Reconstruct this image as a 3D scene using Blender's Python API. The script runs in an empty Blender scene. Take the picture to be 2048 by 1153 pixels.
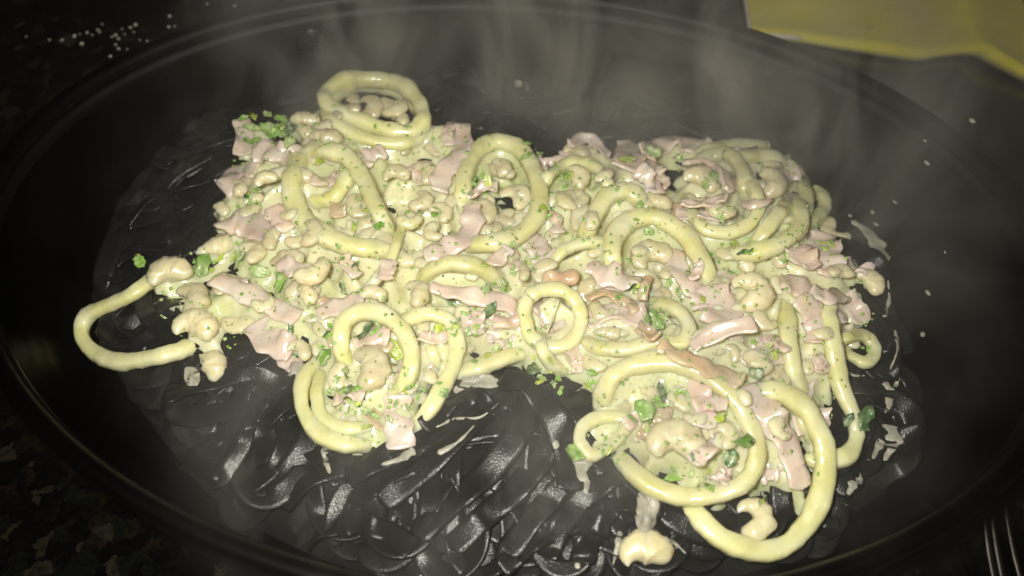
import bpy, bmesh, math, random
import numpy as np
from mathutils import Vector, noise, Matrix
from mathutils.bvhtree import BVHTree

random.seed(7)
rng = np.random.default_rng(7)
S = bpy.context.scene
COL = S.collection

# ------------------------------------------------------------------ camera, world, flash, exposure
PITCH, DIST, HFOV = math.radians(52), 0.33, math.radians(58)
TGT = np.array([0.0, 0.0, 0.03])
CAMP = np.array([0.0, TGT[1] - DIST * math.cos(PITCH), TGT[2] + DIST * math.sin(PITCH)])
FWD = np.array([0, math.cos(PITCH), -math.sin(PITCH)])
RGT = np.array([1.0, 0, 0])
UPV = np.cross(RGT, FWD)
TH = math.tan(HFOV / 2)
cd = bpy.data.cameras.new('camera')
cam = bpy.data.objects.new('camera', cd)
COL.objects.link(cam)
cam.location = CAMP
cam.rotation_euler = (math.pi / 2 - PITCH, 0, 0)
cd.sensor_width = 36
cd.lens = 18 / TH
cd.clip_start, cd.clip_end = 0.005, 50
S.camera = cam
cd.dof.use_dof = True
cd.dof.focus_distance = 0.315
cd.dof.aperture_fstop = 9.0

W = bpy.data.worlds.new('World')
S.world = W
W.use_nodes = True
W.node_tree.nodes['Background'].inputs[0].default_value = (1.0, 0.85, 0.62, 1)
W.node_tree.nodes['Background'].inputs[1].default_value = 0.03

# the phone's own flash, a few centimetres beside the lens
fl = bpy.data.lights.new('phone_flash', 'SPOT')
fl.energy = 6.9
fl.color = (1.0, 0.968, 0.85)
fl.shadow_soft_size = 0.010
fl.spot_size = math.radians(100)
fl.spot_blend = 1.0
flo = bpy.data.objects.new('phone_flash', fl)
COL.objects.link(flo)
flo.location = CAMP + RGT * -0.022 + UPV * 0.016
flo.rotation_euler = (math.pi / 2 - PITCH, 0, math.radians(-3))

S.view_settings.view_transform = 'Standard'
S.view_settings.look = 'None'
S.view_settings.gamma = 1
S.view_settings.exposure = 0
S.view_settings.use_curve_mapping = False
S.render.engine = 'CYCLES'
S.cycles.use_denoising = True
S.cycles.max_bounces = 10
S.cycles.transparent_max_bounces = 8
S.cycles.transmission_bounces = 8
S.cycles.caustics_refractive = False
S.cycles.caustics_reflective = False
S.cycles.sample_clamp_indirect = 3
S.cycles.volume_step_rate = 3.0
S.cycles.volume_max_steps = 128


# ------------------------------------------------------------------ material helpers
def mat(name):
    m = bpy.data.materials.new(name)
    m.use_nodes = True
    nt = m.node_tree
    b = nt.nodes['Principled BSDF']
    return m, nt, b


def nd(nt, typ, **kw):
    n = nt.nodes.new(typ)
    for k, v in kw.items():
        if k in n.inputs:
            n.inputs[k].default_value = v
        else:
            setattr(n, k, v)
    return n


def noise_node(nt, scale, detail=3, rough=0.55, coord='Object', stretch=None, dist=0.0):
    tc = nd(nt, 'ShaderNodeNewGeometry')
    src = tc.outputs['Position']
    if stretch:
        mp = nd(nt, 'ShaderNodeMapping')
        mp.inputs['Scale'].default_value = stretch
        nt.links.new(src, mp.inputs[0])
        src = mp.outputs[0]
    n = nd(nt, 'ShaderNodeTexNoise', Scale=scale, Detail=detail, Roughness=rough, Distortion=dist)
    nt.links.new(src, n.inputs['Vector'])
    return n


def ramp(nt, fac, stops, interp='LINEAR'):
    r = nd(nt, 'ShaderNodeValToRGB')
    cr = r.color_ramp
    cr.interpolation = interp
    while len(cr.elements) < len(stops):
        cr.elements.new(0.5)
    for e, (p, c) in zip(cr.elements, stops):
        e.position = p
        e.color = (*c, 1) if len(c) == 3 else c
    nt.links.new(fac, r.inputs[0])
    return r


def mix(nt, fac, a, b, mode='MIX'):
    m = nd(nt, 'ShaderNodeMix', data_type='RGBA', blend_type=mode)
    for sock, v in ((0, fac), (6, a), (7, b)):
        if isinstance(v, (int, float)):
            m.inputs[sock].default_value = v
        elif isinstance(v, tuple):
            m.inputs[sock].default_value = (*v, 1)
        else:
            nt.links.new(v, m.inputs[sock])
    return m.outputs[2]


def bump(nt, b, chain):
    prev = None
    for h, strength, dist in chain:
        bn = nd(nt, 'ShaderNodeBump', Strength=strength, Distance=dist)
        nt.links.new(h, bn.inputs['Height'])
        if prev is not None:
            nt.links.new(prev, bn.inputs['Normal'])
        prev = bn.outputs[0]
    nt.links.new(prev, b.inputs['Normal'])
    try:
        nt.links.new(prev, b.inputs['Coat Normal'])
    except Exception:
        pass


def obj_random(nt):
    return nd(nt, 'ShaderNodeObjectInfo').outputs['Random']


def food(name, stops, sss=0.25, rad=(0.007, 0.0055, 0.003), rough=0.36, coat=0.9, nscale=120, grain=950, gstr=0.35,
         green=0.25, hue=None, attr=None):
    """wet, cream coated food: mottled colour, flecks of herb oil, fine wet grain"""
    m, nt, b = mat(name)
    n1 = noise_node(nt, nscale, 4, 0.6)
    col = ramp(nt, n1.outputs['Fac'], stops).outputs[0]
    if attr:
        a = nd(nt, 'ShaderNodeAttribute', attribute_name='tone')
        n9 = noise_node(nt, 260, 3, 0.6)
        mm = nd(nt, 'ShaderNodeMath', operation='MULTIPLY')
        nt.links.new(a.outputs['Fac'], mm.inputs[0])
        r9 = ramp(nt, n9.outputs['Fac'], [(0.3, (0.35,) * 3), (0.65, (1,) * 3)])
        nt.links.new(r9.outputs[0], mm.inputs[1])
        col = mix(nt, mm.outputs[0], col, attr)
    if green:
        n2 = noise_node(nt, 75, 5, 0.65, dist=0.6)
        g = ramp(nt, n2.outputs['Fac'], [(0.53, (0, 0, 0)), (0.70, (green,) * 3)])
        col = mix(nt, g.outputs[0], col, (0.50, 0.56, 0.10))
    # thin opaque cream film in places
    n3 = noise_node(nt, 95, 4, 0.6, dist=0.3)
    c = ramp(nt, n3.outputs['Fac'], [(0.56, (0, 0, 0)), (0.72, (0.45,) * 3)])
    col = mix(nt, c.outputs[0], col, (0.66, 0.65, 0.44))
    if hue:
        hs = nd(nt, 'ShaderNodeHueSaturation')
        mr = nd(nt, 'ShaderNodeMapRange')
        mr.inputs[3].default_value, mr.inputs[4].default_value = hue
        nt.links.new(obj_random(nt), mr.inputs[0])
        nt.links.new(mr.outputs[0], hs.inputs['Value'])
        nt.links.new(col, hs.inputs['Color'])
        col = hs.outputs[0]
    nt.links.new(col, b.inputs['Base Color'])
    b.inputs['Subsurface Weight'].default_value = sss
    b.inputs['Subsurface Radius'].default_value = rad
    b.inputs['Subsurface Scale'].default_value = 1.0
    n4 = noise_node(nt, grain, 3, 0.6)
    n5 = noise_node(nt, 230, 4, 0.55)
    rr = ramp(nt, n5.outputs['Fac'], [(0.35, (rough - 0.14,) * 3), (0.7, (rough + 0.16,) * 3)])
    nt.links.new(rr.outputs[0], b.inputs['Roughness'])
    b.inputs['Coat Weight'].default_value = coat
    b.inputs['Coat Roughness'].default_value = 0.085
    b.inputs['Coat IOR'].default_value = 1.55
    bump(nt, b, [(n5.outputs['Fac'], 0.30, 0.0010), (n4.outputs['Fac'], gstr, 0.00035)])
    return m


M = {}
M['squid'] = food('squid_flesh', [(0.30, (0.69, 0.655, 0.33)), (0.5, (0.77, 0.735, 0.42)), (0.7, (0.81, 0.785, 0.53))],
                  sss=0.75, green=0.25, nscale=90, hue=(0.88, 1.05), attr=(0.62, 0.60, 0.15))
M['shrimp'] = food('shrimp_flesh', [(0.3, (0.66, 0.57, 0.34)), (0.5, (0.73, 0.65, 0.42)), (0.72, (0.78, 0.72, 0.50))],
                   sss=0.7, green=0.2, nscale=170, hue=(0.8, 1.06), attr=(0.62, 0.38, 0.20), gstr=0.4)
M['ham'] = food('ham_pink', [(0.3, (0.79, 0.55, 0.44)), (0.5, (0.84, 0.62, 0.51)), (0.72, (0.85, 0.71, 0.58))],
                sss=0.6, green=0.12, nscale=130, hue=(0.85, 1.05), attr=(0.76, 0.46, 0.36), gstr=0.45)
M['ham_orange'] = food('ham_rind', [(0.3, (0.54, 0.34, 0.20)), (0.5, (0.61, 0.43, 0.28)), (0.72, (0.66, 0.52, 0.36))],
                       sss=0.6, green=0.15, nscale=150, hue=(0.85, 1.05), attr=(0.58, 0.31, 0.18), gstr=0.45)


def sauce_mat():
    m, nt, b = mat('cream_sauce')
    n1 = noise_node(nt, 60, 5, 0.62, dist=0.5)
    col = ramp(nt, n1.outputs['Fac'], [(0.32, (0.74, 0.70, 0.44)), (0.5, (0.76, 0.735, 0.49)), (0.62, (0.67, 0.69, 0.38)),
                                       (0.75, (0.74, 0.73, 0.49))]).outputs[0]
    n8 = noise_node(nt, 26, 3, 0.6)
    g8 = ramp(nt, n8.outputs['Fac'], [(0.5, (0, 0, 0)), (0.68, (0.5,) * 3)])
    col = mix(nt, g8.outputs[0], col, (0.57, 0.62, 0.32))
    n2 = noise_node(nt, 330, 4, 0.7)
    g = ramp(nt, n2.outputs['Fac'], [(0.57, (0, 0, 0)), (0.68, (0.5,) * 3)])
    col = mix(nt, g.outputs[0], col, (0.42, 0.50, 0.16))
    nt.links.new(col, b.inputs['Base Color'])
    b.inputs['Subsurface Weight'].default_value = 0.75
    b.inputs['Subsurface Radius'].default_value = (0.007, 0.006, 0.004)
    b.inputs['Subsurface Scale'].default_value = 1
    b.inputs['Roughness'].default_value = 0.3
    b.inputs['Coat Weight'].default_value = 0.9
    b.inputs['Coat Roughness'].default_value = 0.065
    n4 = noise_node(nt, 850, 2, 0.5)
    n5 = noise_node(nt, 300, 3, 0.55)
    bump(nt, b, [(n5.outputs['Fac'], 0.25, 0.0016), (n4.outputs['Fac'], 0.25, 0.0005)])
    return m


M['sauce'] = sauce_mat()


def plain_cream():
    m, nt, b = mat('white_cream')
    n1 = noise_node(nt, 160, 4, 0.6)
    col = ramp(nt, n1.outputs['Fac'], [(0.3, (0.22, 0.21, 0.17)), (0.7, (0.46, 0.44, 0.36))]).outputs[0]
    nt.links.new(col, b.inputs['Base Color'])
    b.inputs['Subsurface Weight'].default_value = 0.2
    b.inputs['Subsurface Radius'].default_value = (0.003, 0.0025, 0.002)
    b.inputs['Subsurface Scale'].default_value = 1
    b.inputs['Roughness'].default_value = 0.33
    n5 = noise_node(nt, 500, 4, 0.6)
    bump(nt, b, [(n5.outputs['Fac'], 0.5, 0.001)])
    return m


M['cream'] = plain_cream()


def herb_mat(name, a, b_, c):
    m, nt, b = mat(name)
    n1 = noise_node(nt, 420, 3, 0.6)
    col = ramp(nt, n1.outputs['Fac'], [(0.3, a), (0.55, b_), (0.78, c)]).outputs[0]
    n7 = noise_node(nt, 230, 4, 0.65, dist=0.4)
    f7 = ramp(nt, n7.outputs['Fac'], [(0.44, (0, 0, 0)), (0.66, (0.6,) * 3)])
    col = mix(nt, f7.outputs[0], col, (0.55, 0.58, 0.36))
    hs = nd(nt, 'ShaderNodeHueSaturation')
    mr = nd(nt, 'ShaderNodeMapRange')
    mr.inputs[3].default_value, mr.inputs[4].default_value = 0.75, 1.2
    nt.links.new(obj_random(nt), mr.inputs[0])
    nt.links.new(mr.outputs[0], hs.inputs['Value'])
    nt.links.new(col, hs.inputs['Color'])
    nt.links.new(hs.outputs[0], b.inputs['Base Color'])
    b.inputs['Subsurface Weight'].default_value = 0.15
    b.inputs['Subsurface Radius'].default_value = (0.001, 0.002, 0.0006)
    b.inputs['Subsurface Scale'].default_value = 1
    b.inputs['Roughness'].default_value = 0.36
    b.inputs['Coat Weight'].default_value = 0.4
    b.inputs['Coat Roughness'].default_value = 0.15
    n5 = noise_node(nt, 800, 3, 0.6)
    bump(nt, b, [(n5.outputs['Fac'], 0.5, 0.0006)])
    return m


M['herb'] = herb_mat('herb_green', (0.12, 0.26, 0.03), (0.20, 0.38, 0.05), (0.34, 0.50, 0.13))
M['herb_dark'] = herb_mat('herb_dark_green', (0.035, 0.085, 0.025), (0.065, 0.14, 0.04), (0.16, 0.25, 0.10))
M['herb_pale'] = herb_mat('herb_pale_green', (0.24, 0.36, 0.10), (0.34, 0.46, 0.17), (0.46, 0.54, 0.28))
M['scallion'] = herb_mat('scallion_yellow_green', (0.30, 0.40, 0.02), (0.40, 0.50, 0.04), (0.50, 0.55, 0.12))


def pasta_mat():
    m, nt, b = mat('black_pasta')
    n1 = noise_node(nt, 70, 4, 0.6)
    col = ramp(nt, n1.outputs['Fac'], [(0.3, (0.006, 0.006, 0.006)), (0.7, (0.013, 0.0125, 0.012))]).outputs[0]
    # thin milky film of sauce here and there
    n2 = noise_node(nt, 42, 5, 0.65, dist=0.8)
    f = ramp(nt, n2.outputs['Fac'], [(0.55, (0, 0, 0)), (0.75, (0.22,) * 3)])
    col = mix(nt, f.outputs[0], col, (0.15, 0.145, 0.125))
    nt.links.new(col, b.inputs['Base Color'])
    b.inputs['Roughness'].default_value = 0.30
    b.inputs['Specular IOR Level'].default_value = 0.24
    b.inputs['Coat Weight'].default_value = 0.14
    b.inputs['Coat Roughness'].default_value = 0.10
    n4 = noise_node(nt, 1800, 2, 0.6)
    n5 = noise_node(nt, 110, 2, 0.5)
    bump(nt, b, [(n5.outputs['Fac'], 0.12, 0.0015), (n4.outputs['Fac'], 0.45, 0.0003)])
    return m


M['pasta'] = pasta_mat()


def glass_mat():
    m, nt, b = mat('dish_glass')
    b.inputs['Base Color'].default_value = (0.05, 0.047, 0.036, 1)
    b.inputs['Transmission Weight'].default_value = 1
    b.inputs['IOR'].default_value = 1.25
    n = noise_node(nt, 38, 4, 0.6)
    r = ramp(nt, n.outputs['Fac'], [(0.35, (0.14,) * 3), (0.7, (0.28,) * 3)])
    gz = nd(nt, 'ShaderNodeNewGeometry')
    sz = nd(nt, 'ShaderNodeSeparateXYZ')
    nt.links.new(gz.outputs['Position'], sz.inputs[0])
    rz = nd(nt, 'ShaderNodeMapRange')          # the lip is worn dull
    rz.inputs[1].default_value, rz.inputs[2].default_value, rz.inputs[3].default_value, rz.inputs[4].default_value = 0.050, 0.056, 0.0, 0.5
    nt.links.new(sz.outputs[2], rz.inputs[0])
    mx = nd(nt, 'ShaderNodeMath', operation='MAXIMUM')
    nt.links.new(r.outputs[0], mx.inputs[0])
    nt.links.new(rz.outputs[0], mx.inputs[1])
    nt.links.new(mx.outputs[0], b.inputs['Roughness'])
    n5 = noise_node(nt, 55, 2, 0.5)
    bump(nt, b, [(n5.outputs['Fac'], 0.12, 0.002)])
    return m


M['glass'] = glass_mat()
m, nt, b = mat('rim_glass')
b.inputs['Base Color'].default_value = (0.05, 0.047, 0.036, 1)
b.inputs['Transmission Weight'].default_value = 1
b.inputs['IOR'].default_value = 1.2
b.inputs['Roughness'].default_value = 0.42
M['rim_glass'] = m


def granite_mat():
    m, nt, b = mat('dark_granite')
    g = nd(nt, 'ShaderNodeNewGeometry')
    v = nd(nt, 'ShaderNodeTexVoronoi', Scale=170.0, feature='F1')
    nz = noise_node(nt, 120, 3, 0.6)
    ad = nd(nt, 'ShaderNodeVectorMath', operation='MULTIPLY_ADD')
    nt.links.new(nz.outputs['Color'], ad.inputs[0])
    ad.inputs[1].default_value = (0.010, 0.010, 0.010)
    nt.links.new(g.outputs['Position'], ad.inputs[2])
    nt.links.new(ad.outputs[0], v.inputs['Vector'])
    sep = nd(nt, 'ShaderNodeSeparateColor')
    nt.links.new(v.outputs['Color'], sep.inputs[0])
    col = ramp(nt, sep.outputs[0], [(0.0, (0.005, 0.005, 0.005)), (0.45, (0.008, 0.008, 0.007)), (0.60, (0.020, 0.014, 0.009)),
                                    (0.74, (0.012, 0.014, 0.010)), (0.86, (0.050, 0.042, 0.028)), (0.95, (0.008, 0.008, 0.008)),
                                    (0.985, (0.10, 0.09, 0.065))], 'CONSTANT').outputs[0]
    n2 = noise_node(nt, 420, 4, 0.7)
    k = ramp(nt, n2.outputs['Fac'], [(0.35, (0.10,) * 3), (0.7, (0.45,) * 3)])
    col = mix(nt, 1.0, col, k.outputs[0], 'MULTIPLY')
    nt.links.new(col, b.inputs['Base Color'])
    b.inputs['Roughness'].default_value = 0.16
    n5 = noise_node(nt, 300, 3, 0.6)
    bump(nt, b, [(n5.outputs['Fac'], 0.15, 0.0004)])
    return m


M['granite'] = granite_mat()


def cloth_mat():
    m, nt, b = mat('yellow_cloth')
    n1 = noise_node(nt, 45, 4, 0.6)
    col = ramp(nt, n1.outputs['Fac'], [(0.3, (0.55, 0.49, 0.045)), (0.7, (0.66, 0.60, 0.085))]).outputs[0]
    n2 = noise_node(nt, 85, 2, 0.5)
    s = ramp(nt, n2.outputs['Fac'], [(0.70, (0, 0, 0)), (0.78, (0.5,) * 3)])
    col = mix(nt, s.outputs[0], col, (0.12, 0.10, 0.03))
    nt.links.new(col, b.inputs['Base Color'])
    b.inputs['Roughness'].default_value = 0.85
    b.inputs['Sheen Weight'].default_value = 0.2
    n5 = noise_node(nt, 900, 3, 0.6)
    bump(nt, b, [(n5.outputs['Fac'], 0.6, 0.001)])
    return m


M['cloth'] = cloth_mat()
m, nt, b = mat('cloth_white_edge')
b.inputs['Base Color'].default_value = (0.62, 0.58, 0.50, 1)
b.inputs['Roughness'].default_value = 0.9
M['cloth_edge'] = m
m, nt, b = mat('fork_steel')
b.inputs['Base Color'].default_value = (0.11, 0.10, 0.09, 1)
b.inputs['Metallic'].default_value = 1
n_ = noise_node(nt, 220, 3, 0.6)
r_ = ramp(nt, n_.outputs['Fac'], [(0.3, (0.3,) * 3), (0.7, (0.5,) * 3)])
nt.links.new(r_.outputs[0], b.inputs['Roughness'])
M['steel'] = m
m, nt, b = mat('black_pepper')
b.inputs['Base Color'].default_value = (0.018, 0.015, 0.010, 1)
b.inputs['Roughness'].default_value = 0.6
M['pepper'] = m
m, nt, b = mat('white_crumb')
b.inputs['Base Color'].default_value = (0.62, 0.58, 0.48, 1)
b.inputs['Roughness'].default_value = 0.8
M['crumb'] = m


# ------------------------------------------------------------------ object helpers
def tag(o, label=None, cat=None, group=None, kind=None):
    if label: o['label'] = label
    if cat: o['category'] = cat
    if group: o['group'] = group
    if kind: o['kind'] = kind
    return o


def empty(name, loc, label, cat, group=None):
    o = bpy.data.objects.new(name, None)
    o.empty_display_size = 0.01
    o.location = loc
    COL.objects.link(o)
    return tag(o, label, cat, group)


BVH_V, BVH_F, BVH_N = [], [], 0      # everything that lies in the dish, for resting small bits on it


def mesh_obj(name, verts, faces, material, parent=None, smooth=True, solid=False, attr=None):
    global BVH_N
    verts = np.asarray(verts, float)
    c = verts.mean(0)
    c[2] = verts[:, 2].min()
    base = c
    if parent is not None:
        base = np.array(parent.location)
    me = bpy.data.meshes.new(name)
    me.from_pydata((verts - base).tolist(), [], [tuple(f) for f in faces])
    if smooth:
        me.polygons.foreach_set('use_smooth', [True] * len(me.polygons))
    me.materials.append(M[material])
    if attr is not None:
        a = me.attributes.new('tone', 'FLOAT', 'POINT')
        a.data.foreach_set('value', np.asarray(attr, np.float32))
    o = bpy.data.objects.new(name, me)
    COL.objects.link(o)
    if parent is not None:
        o.parent = parent
    else:
        o.location = base
    if solid:
        BVH_V.append(verts)
        BVH_F.extend([tuple(int(i) + BVH_N for i in f) for f in faces])
        BVH_N += len(verts)
    return o


# ------------------------------------------------------------------ pixel -> world on the real surfaces
def rays(px, py):
    px = np.asarray(px, float)
    py = np.asarray(py, float)
    d = FWD[None] + RGT[None] * ((px - 1024) / 1024 * TH)[:, None] + UPV[None] * (-(py - 576.5) / 1024 * TH)[:, None]
    return d


def at_z(px, py, z):
    """the world point at height z seen at these picture positions"""
    d = rays(np.atleast_1d(px), np.atleast_1d(py))
    s = (np.atleast_1d(z) - CAMP[2]) / d[:, 2]
    return CAMP[None] + d * s[:, None]


GX0, GY0, GS = -0.2, -0.16, 0.001
GNX, GNY = 400, 330
gx = GX0 + np.arange(GNX) * GS
gy = GY0 + np.arange(GNY) * GS
XX, YY = np.meshgrid(gx, gy)
HM = np.full((GNY, GNX), 0.006)


def samp(A, x, y):
    fx = np.clip((x - GX0) / GS, 0, GNX - 1.001)
    fy = np.clip((y - GY0) / GS, 0, GNY - 1.001)
    ix, iy = fx.astype(int), fy.astype(int)
    tx, ty = fx - ix, fy - iy
    return (A[iy, ix] * (1 - tx) * (1 - ty) + A[iy, ix + 1] * tx * (1 - ty) + A[iy + 1, ix] * (1 - tx) * ty + A[iy + 1, ix + 1] * tx * ty)


def hit(px, py):
    """heights where the sight lines meet the present heap surface"""
    d = rays(px, py)
    zs = np.linspace(0.085, 0.004, 260)
    out = np.full(len(d), 0.006)
    done = np.zeros(len(d), bool)
    for z in zs:
        p = CAMP[None] + d * ((z - CAMP[2]) / d[:, 2])[:, None]
        h = samp(HM, p[:, 0], p[:, 1])
        new = (~done) & (h >= z)
        out[new] = z
        done |= new
    return out


def blur(A, sig):
    r = int(3 * sig / GS) + 1
    k = np.exp(-0.5 * (np.arange(-r, r + 1) * GS / sig) ** 2)
    k /= k.sum()
    B = np.pad(A, r, mode='edge')
    B = np.apply_along_axis(lambda v: np.convolve(v, k, 'valid'), 0, B)
    return np.apply_along_axis(lambda v: np.convolve(v, k, 'valid'), 1, B)


def poly_sd(poly):
    """signed distance (inside positive) of the grid to a polygon"""
    P = np.asarray(poly)
    best = np.full(XX.shape, 1e9)
    ins = np.zeros(XX.shape, bool)
    for i in range(len(P)):
        a, b_ = P[i], P[(i + 1) % len(P)]
        e = b_ - a
        t = np.clip(((XX - a[0]) * e[0] + (YY - a[1]) * e[1]) / (e @ e), 0, 1)
        best = np.minimum(best, np.hypot(XX - a[0] - t * e[0], YY - a[1] - t * e[1]))
        c = ((a[1] > YY) != (b_[1] > YY)) & (XX < (b_[0] - a[0]) * (YY - a[1]) / (b_[1] - a[1] + 1e-12) + a[0])
        ins ^= c
    return np.where(ins, best, -best)


def fbm(x, y, sc, seed=0.0, oct=3):
    return noise.fractal(Vector((x * sc + seed, y * sc - seed, seed * 1.7)), 1.0, 2.0, oct)


def vnoise(shape_sc, seed):
    """smooth random field on the grid"""
    r = np.random.default_rng(seed).standard_normal((GNY, GNX))
    B = blur(r, shape_sc)
    return B / B.std()


def catmull(P, n, closed=False):
    P = np.asarray(P, float)
    if closed:
        Q = np.vstack([P[-1], P, P[0], P[1]])
        segs = len(P)
    else:
        Q = np.vstack([2 * P[0] - P[1], P, 2 * P[-1] - P[-2]])
        segs = len(P) - 1
    t = np.linspace(0, segs, n, endpoint=not closed)
    i = np.minimum(t.astype(int), segs - 1)
    u = (t - i)[:, None]
    p0, p1, p2, p3 = Q[i], Q[i + 1], Q[i + 2], Q[i + 3]
    return 0.5 * ((2 * p1) + (-p0 + p2) * u + (2 * p0 - 5 * p1 + 4 * p2 - p3) * u ** 2 + (-p0 + 3 * p1 - 3 * p2 + p3) * u ** 3)


def smooth1(v, k, closed=False):
    v = np.asarray(v, float)
    if k < 1: return v
    ker = np.hanning(2 * k + 3)[1:-1]
    ker /= ker.sum()
    m_ = len(ker) // 2
    if closed:
        q = np.concatenate([v[-m_:], v, v[:m_]])
    else:
        q = np.pad(v, m_, mode='edge')
    return np.convolve(q, ker, 'valid')


def stamp(path, w, h):
    """raise the heap surface where a strand lies"""
    for (x, y, z), wi, hi in zip(path, w, h):
        r = max(wi / 2, 0.0006)
        i0, i1 = int((x - r - GX0) / GS), int((x + r - GX0) / GS) + 2
        j0, j1 = int((y - r - GY0) / GS), int((y + r - GY0) / GS) + 2
        i0, j0 = max(i0, 0), max(j0, 0)
        if i1 <= i0 or j1 <= j0: continue
        q = 1 - ((XX[j0:j1, i0:i1] - x) ** 2 + (YY[j0:j1, i0:i1] - y) ** 2) / (r * r)
        z1 = np.where(q > 0, z + hi / 2 * np.sqrt(np.maximum(q, 0)), 0)
        HM[j0:j1, i0:i1] = np.maximum(HM[j0:j1, i0:i1], z1)


def sweep(path, w, h, roll=None, nsec=14, power=2.4, closed=False, taper=True, jit=0.06, seed=0.0, flat=False):
    """solid strand along a path: width w lies flat, height h stands up, rolled about its own line"""
    path = np.asarray(path)
    n = len(path)
    if closed:
        T = np.roll(path, -1, 0) - np.roll(path, 1, 0)
    else:
        T = np.gradient(path, axis=0)
    T /= np.linalg.norm(T, axis=1)[:, None] + 1e-12
    Z = np.array([0, 0, 1.0])
    Sd = np.cross(T, Z)
    Sd /= np.linalg.norm(Sd, axis=1)[:, None] + 1e-9
    U = np.cross(Sd, T)
    if roll is not None:
        c, s = np.cos(roll)[:, None], np.sin(roll)[:, None]
        Sd, U = Sd * c + U * s, U * c - Sd * s
    th = np.linspace(0, 2 * math.pi, nsec, endpoint=False)
    ct = np.sign(np.cos(th)) * np.abs(np.cos(th)) ** (2 / power)
    st = np.sign(np.sin(th)) * np.abs(np.sin(th)) ** (2 / power)
    if flat:
        ct = np.array([-1, -.94, -.55, 0, .55, .94, 1, .94, .55, 0, -.55, -.94][::-1], float)
        st = np.array([0, 1, 1, 1, 1, 1, 0, -1, -1, -1, -1, -1][::-1], float)
        nsec = 12
    V = np.zeros((n, nsec, 3))
    tip = np.ones(n)
    if taper and not closed:
        L = np.concatenate([[0], np.cumsum(np.linalg.norm(np.diff(path, axis=0), axis=1))])
        e = np.minimum(L, L[-1] - L) / (np.minimum(np.mean(h), np.mean(w)) * 0.7 + 1e-9)
        tip = np.sqrt(np.clip(1 - (1 - np.clip(e, 0, 1)) ** 2, 0.02, 1))
    for i in range(n):
        for k in range(nsec):
            d = Sd[i] * (w[i] / 2 * ct[k] * tip[i]) + U[i] * (h[i] / 2 * st[k] * tip[i])
            if jit:
                p = path[i] + d
                q = 1 + jit * noise.fractal(Vector(p * 260) + Vector((seed, 0, 0)), 1, 2, 2) * 1.6
                d = d * q
            V[i, k] = path[i] + d
    F = []
    rows = n if closed else n - 1
    for i in range(rows):
        a, b_ = i, (i + 1) % n
        for k in range(nsec):
            k2 = (k + 1) % nsec
            F.append((a * nsec + k, b_ * nsec + k, b_ * nsec + k2, a * nsec + k2))
    if not closed:
        F.append(tuple(range(nsec - 1, -1, -1))[::-1])
        F.append(tuple((n - 1) * nsec + k for k in range(nsec))[::-1])
    return V.reshape(-1, 3), F


def pxm(P):
    """metres per picture pixel at world points P"""
    return ((np.atleast_2d(P) - CAMP[None]) @ FWD) * TH / 1024


# ------------------------------------------------------------------ the setting: counter and dish
CX, CY, DA, DB, DROT = -0.003, 0.0045, 0.182, 0.1315, math.radians(-9.4)

n = 60
xs = np.linspace(-0.75, 0.75, n)
cv = [(x, y, 0) for y in xs + 0.15 for x in xs]
cf = [(j * n + i, j * n + i + 1, (j + 1) * n + i + 1, (j + 1) * n + i) for j in range(n - 1) for i in range(n - 1)]
cv += [(x, y, -0.03) for y in (-0.6, 0.9) for x in (-0.75, 0.75)]
k = n * n
cf += [(k, k + 2, k + 3, k + 1), (0, k, k + 1, n - 1), (n * n - 1, k + 3, k + 2, n * n - n), (0, n * n - n, k + 2, k),
       (n - 1, k + 1, k + 3, n * n - 1)]
tag(mesh_obj('countertop', cv, cf, 'granite', smooth=False), 'dark speckled granite countertop under the glass dish', 'countertop', kind='structure')


def lathe(profile, name, parent, nseg=160, closed=True, material='glass'):
    V, F = [], []
    m_ = len(profile)
    ca, sa = math.cos(DROT), math.sin(DROT)
    for s in range(nseg):
        t = 2 * math.pi * s / nseg
        for d, z in profile:
            x, y = (DA - d) * math.cos(t), (DB - d) * math.sin(t)
            V.append((CX + x * ca - y * sa, CY + x * sa + y * ca, z))
    rows = m_ if closed else m_ - 1
    for s in range(nseg):
        s2 = (s + 1) % nseg
        for i in range(rows):
            j = (i + 1) % m_
            F.append((s * m_ + i, s2 * m_ + i, s2 * m_ + j, s * m_ + j))
    if not closed:
        F.append(tuple(s * m_ for s in range(nseg))[::-1])
        F.append(tuple(s * m_ + m_ - 1 for s in range(nseg)))
    return mesh_obj(name, V, F, material, parent)


dish = empty('glass_dish', (CX, CY, 0.0), 'large oval glass baking dish holding the seafood pasta', 'dish')
prof = [(0.060, 0.0010), (0.040, 0.0008), (0.028, 0.0014), (0.020, 0.0035), (0.0130, 0.0085), (0.0085, 0.0170), (0.0058, 0.0270), (0.0042, 0.0380), (0.0030, 0.0490),
        (0.0025, 0.0575), (0.0078, 0.0578), (0.0082, 0.0530), (0.0090, 0.0460), (0.0100, 0.0370), (0.0118, 0.0270), (0.0150, 0.0185), (0.0205, 0.0115), (0.028, 0.0080), (0.040, 0.0064), (0.060, 0.0058)]
lathe(prof, 'bowl', dish, closed=False)
lathe([(0.0027, 0.0577), (0.0012, 0.0592), (0.0003, 0.0608), (0.0005, 0.0622), (0.0020, 0.0632), (0.0040, 0.0632), (0.0058, 0.0620), (0.0068, 0.0600), (0.0070, 0.0582)], 'rim', dish, material='rim_glass')

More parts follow.
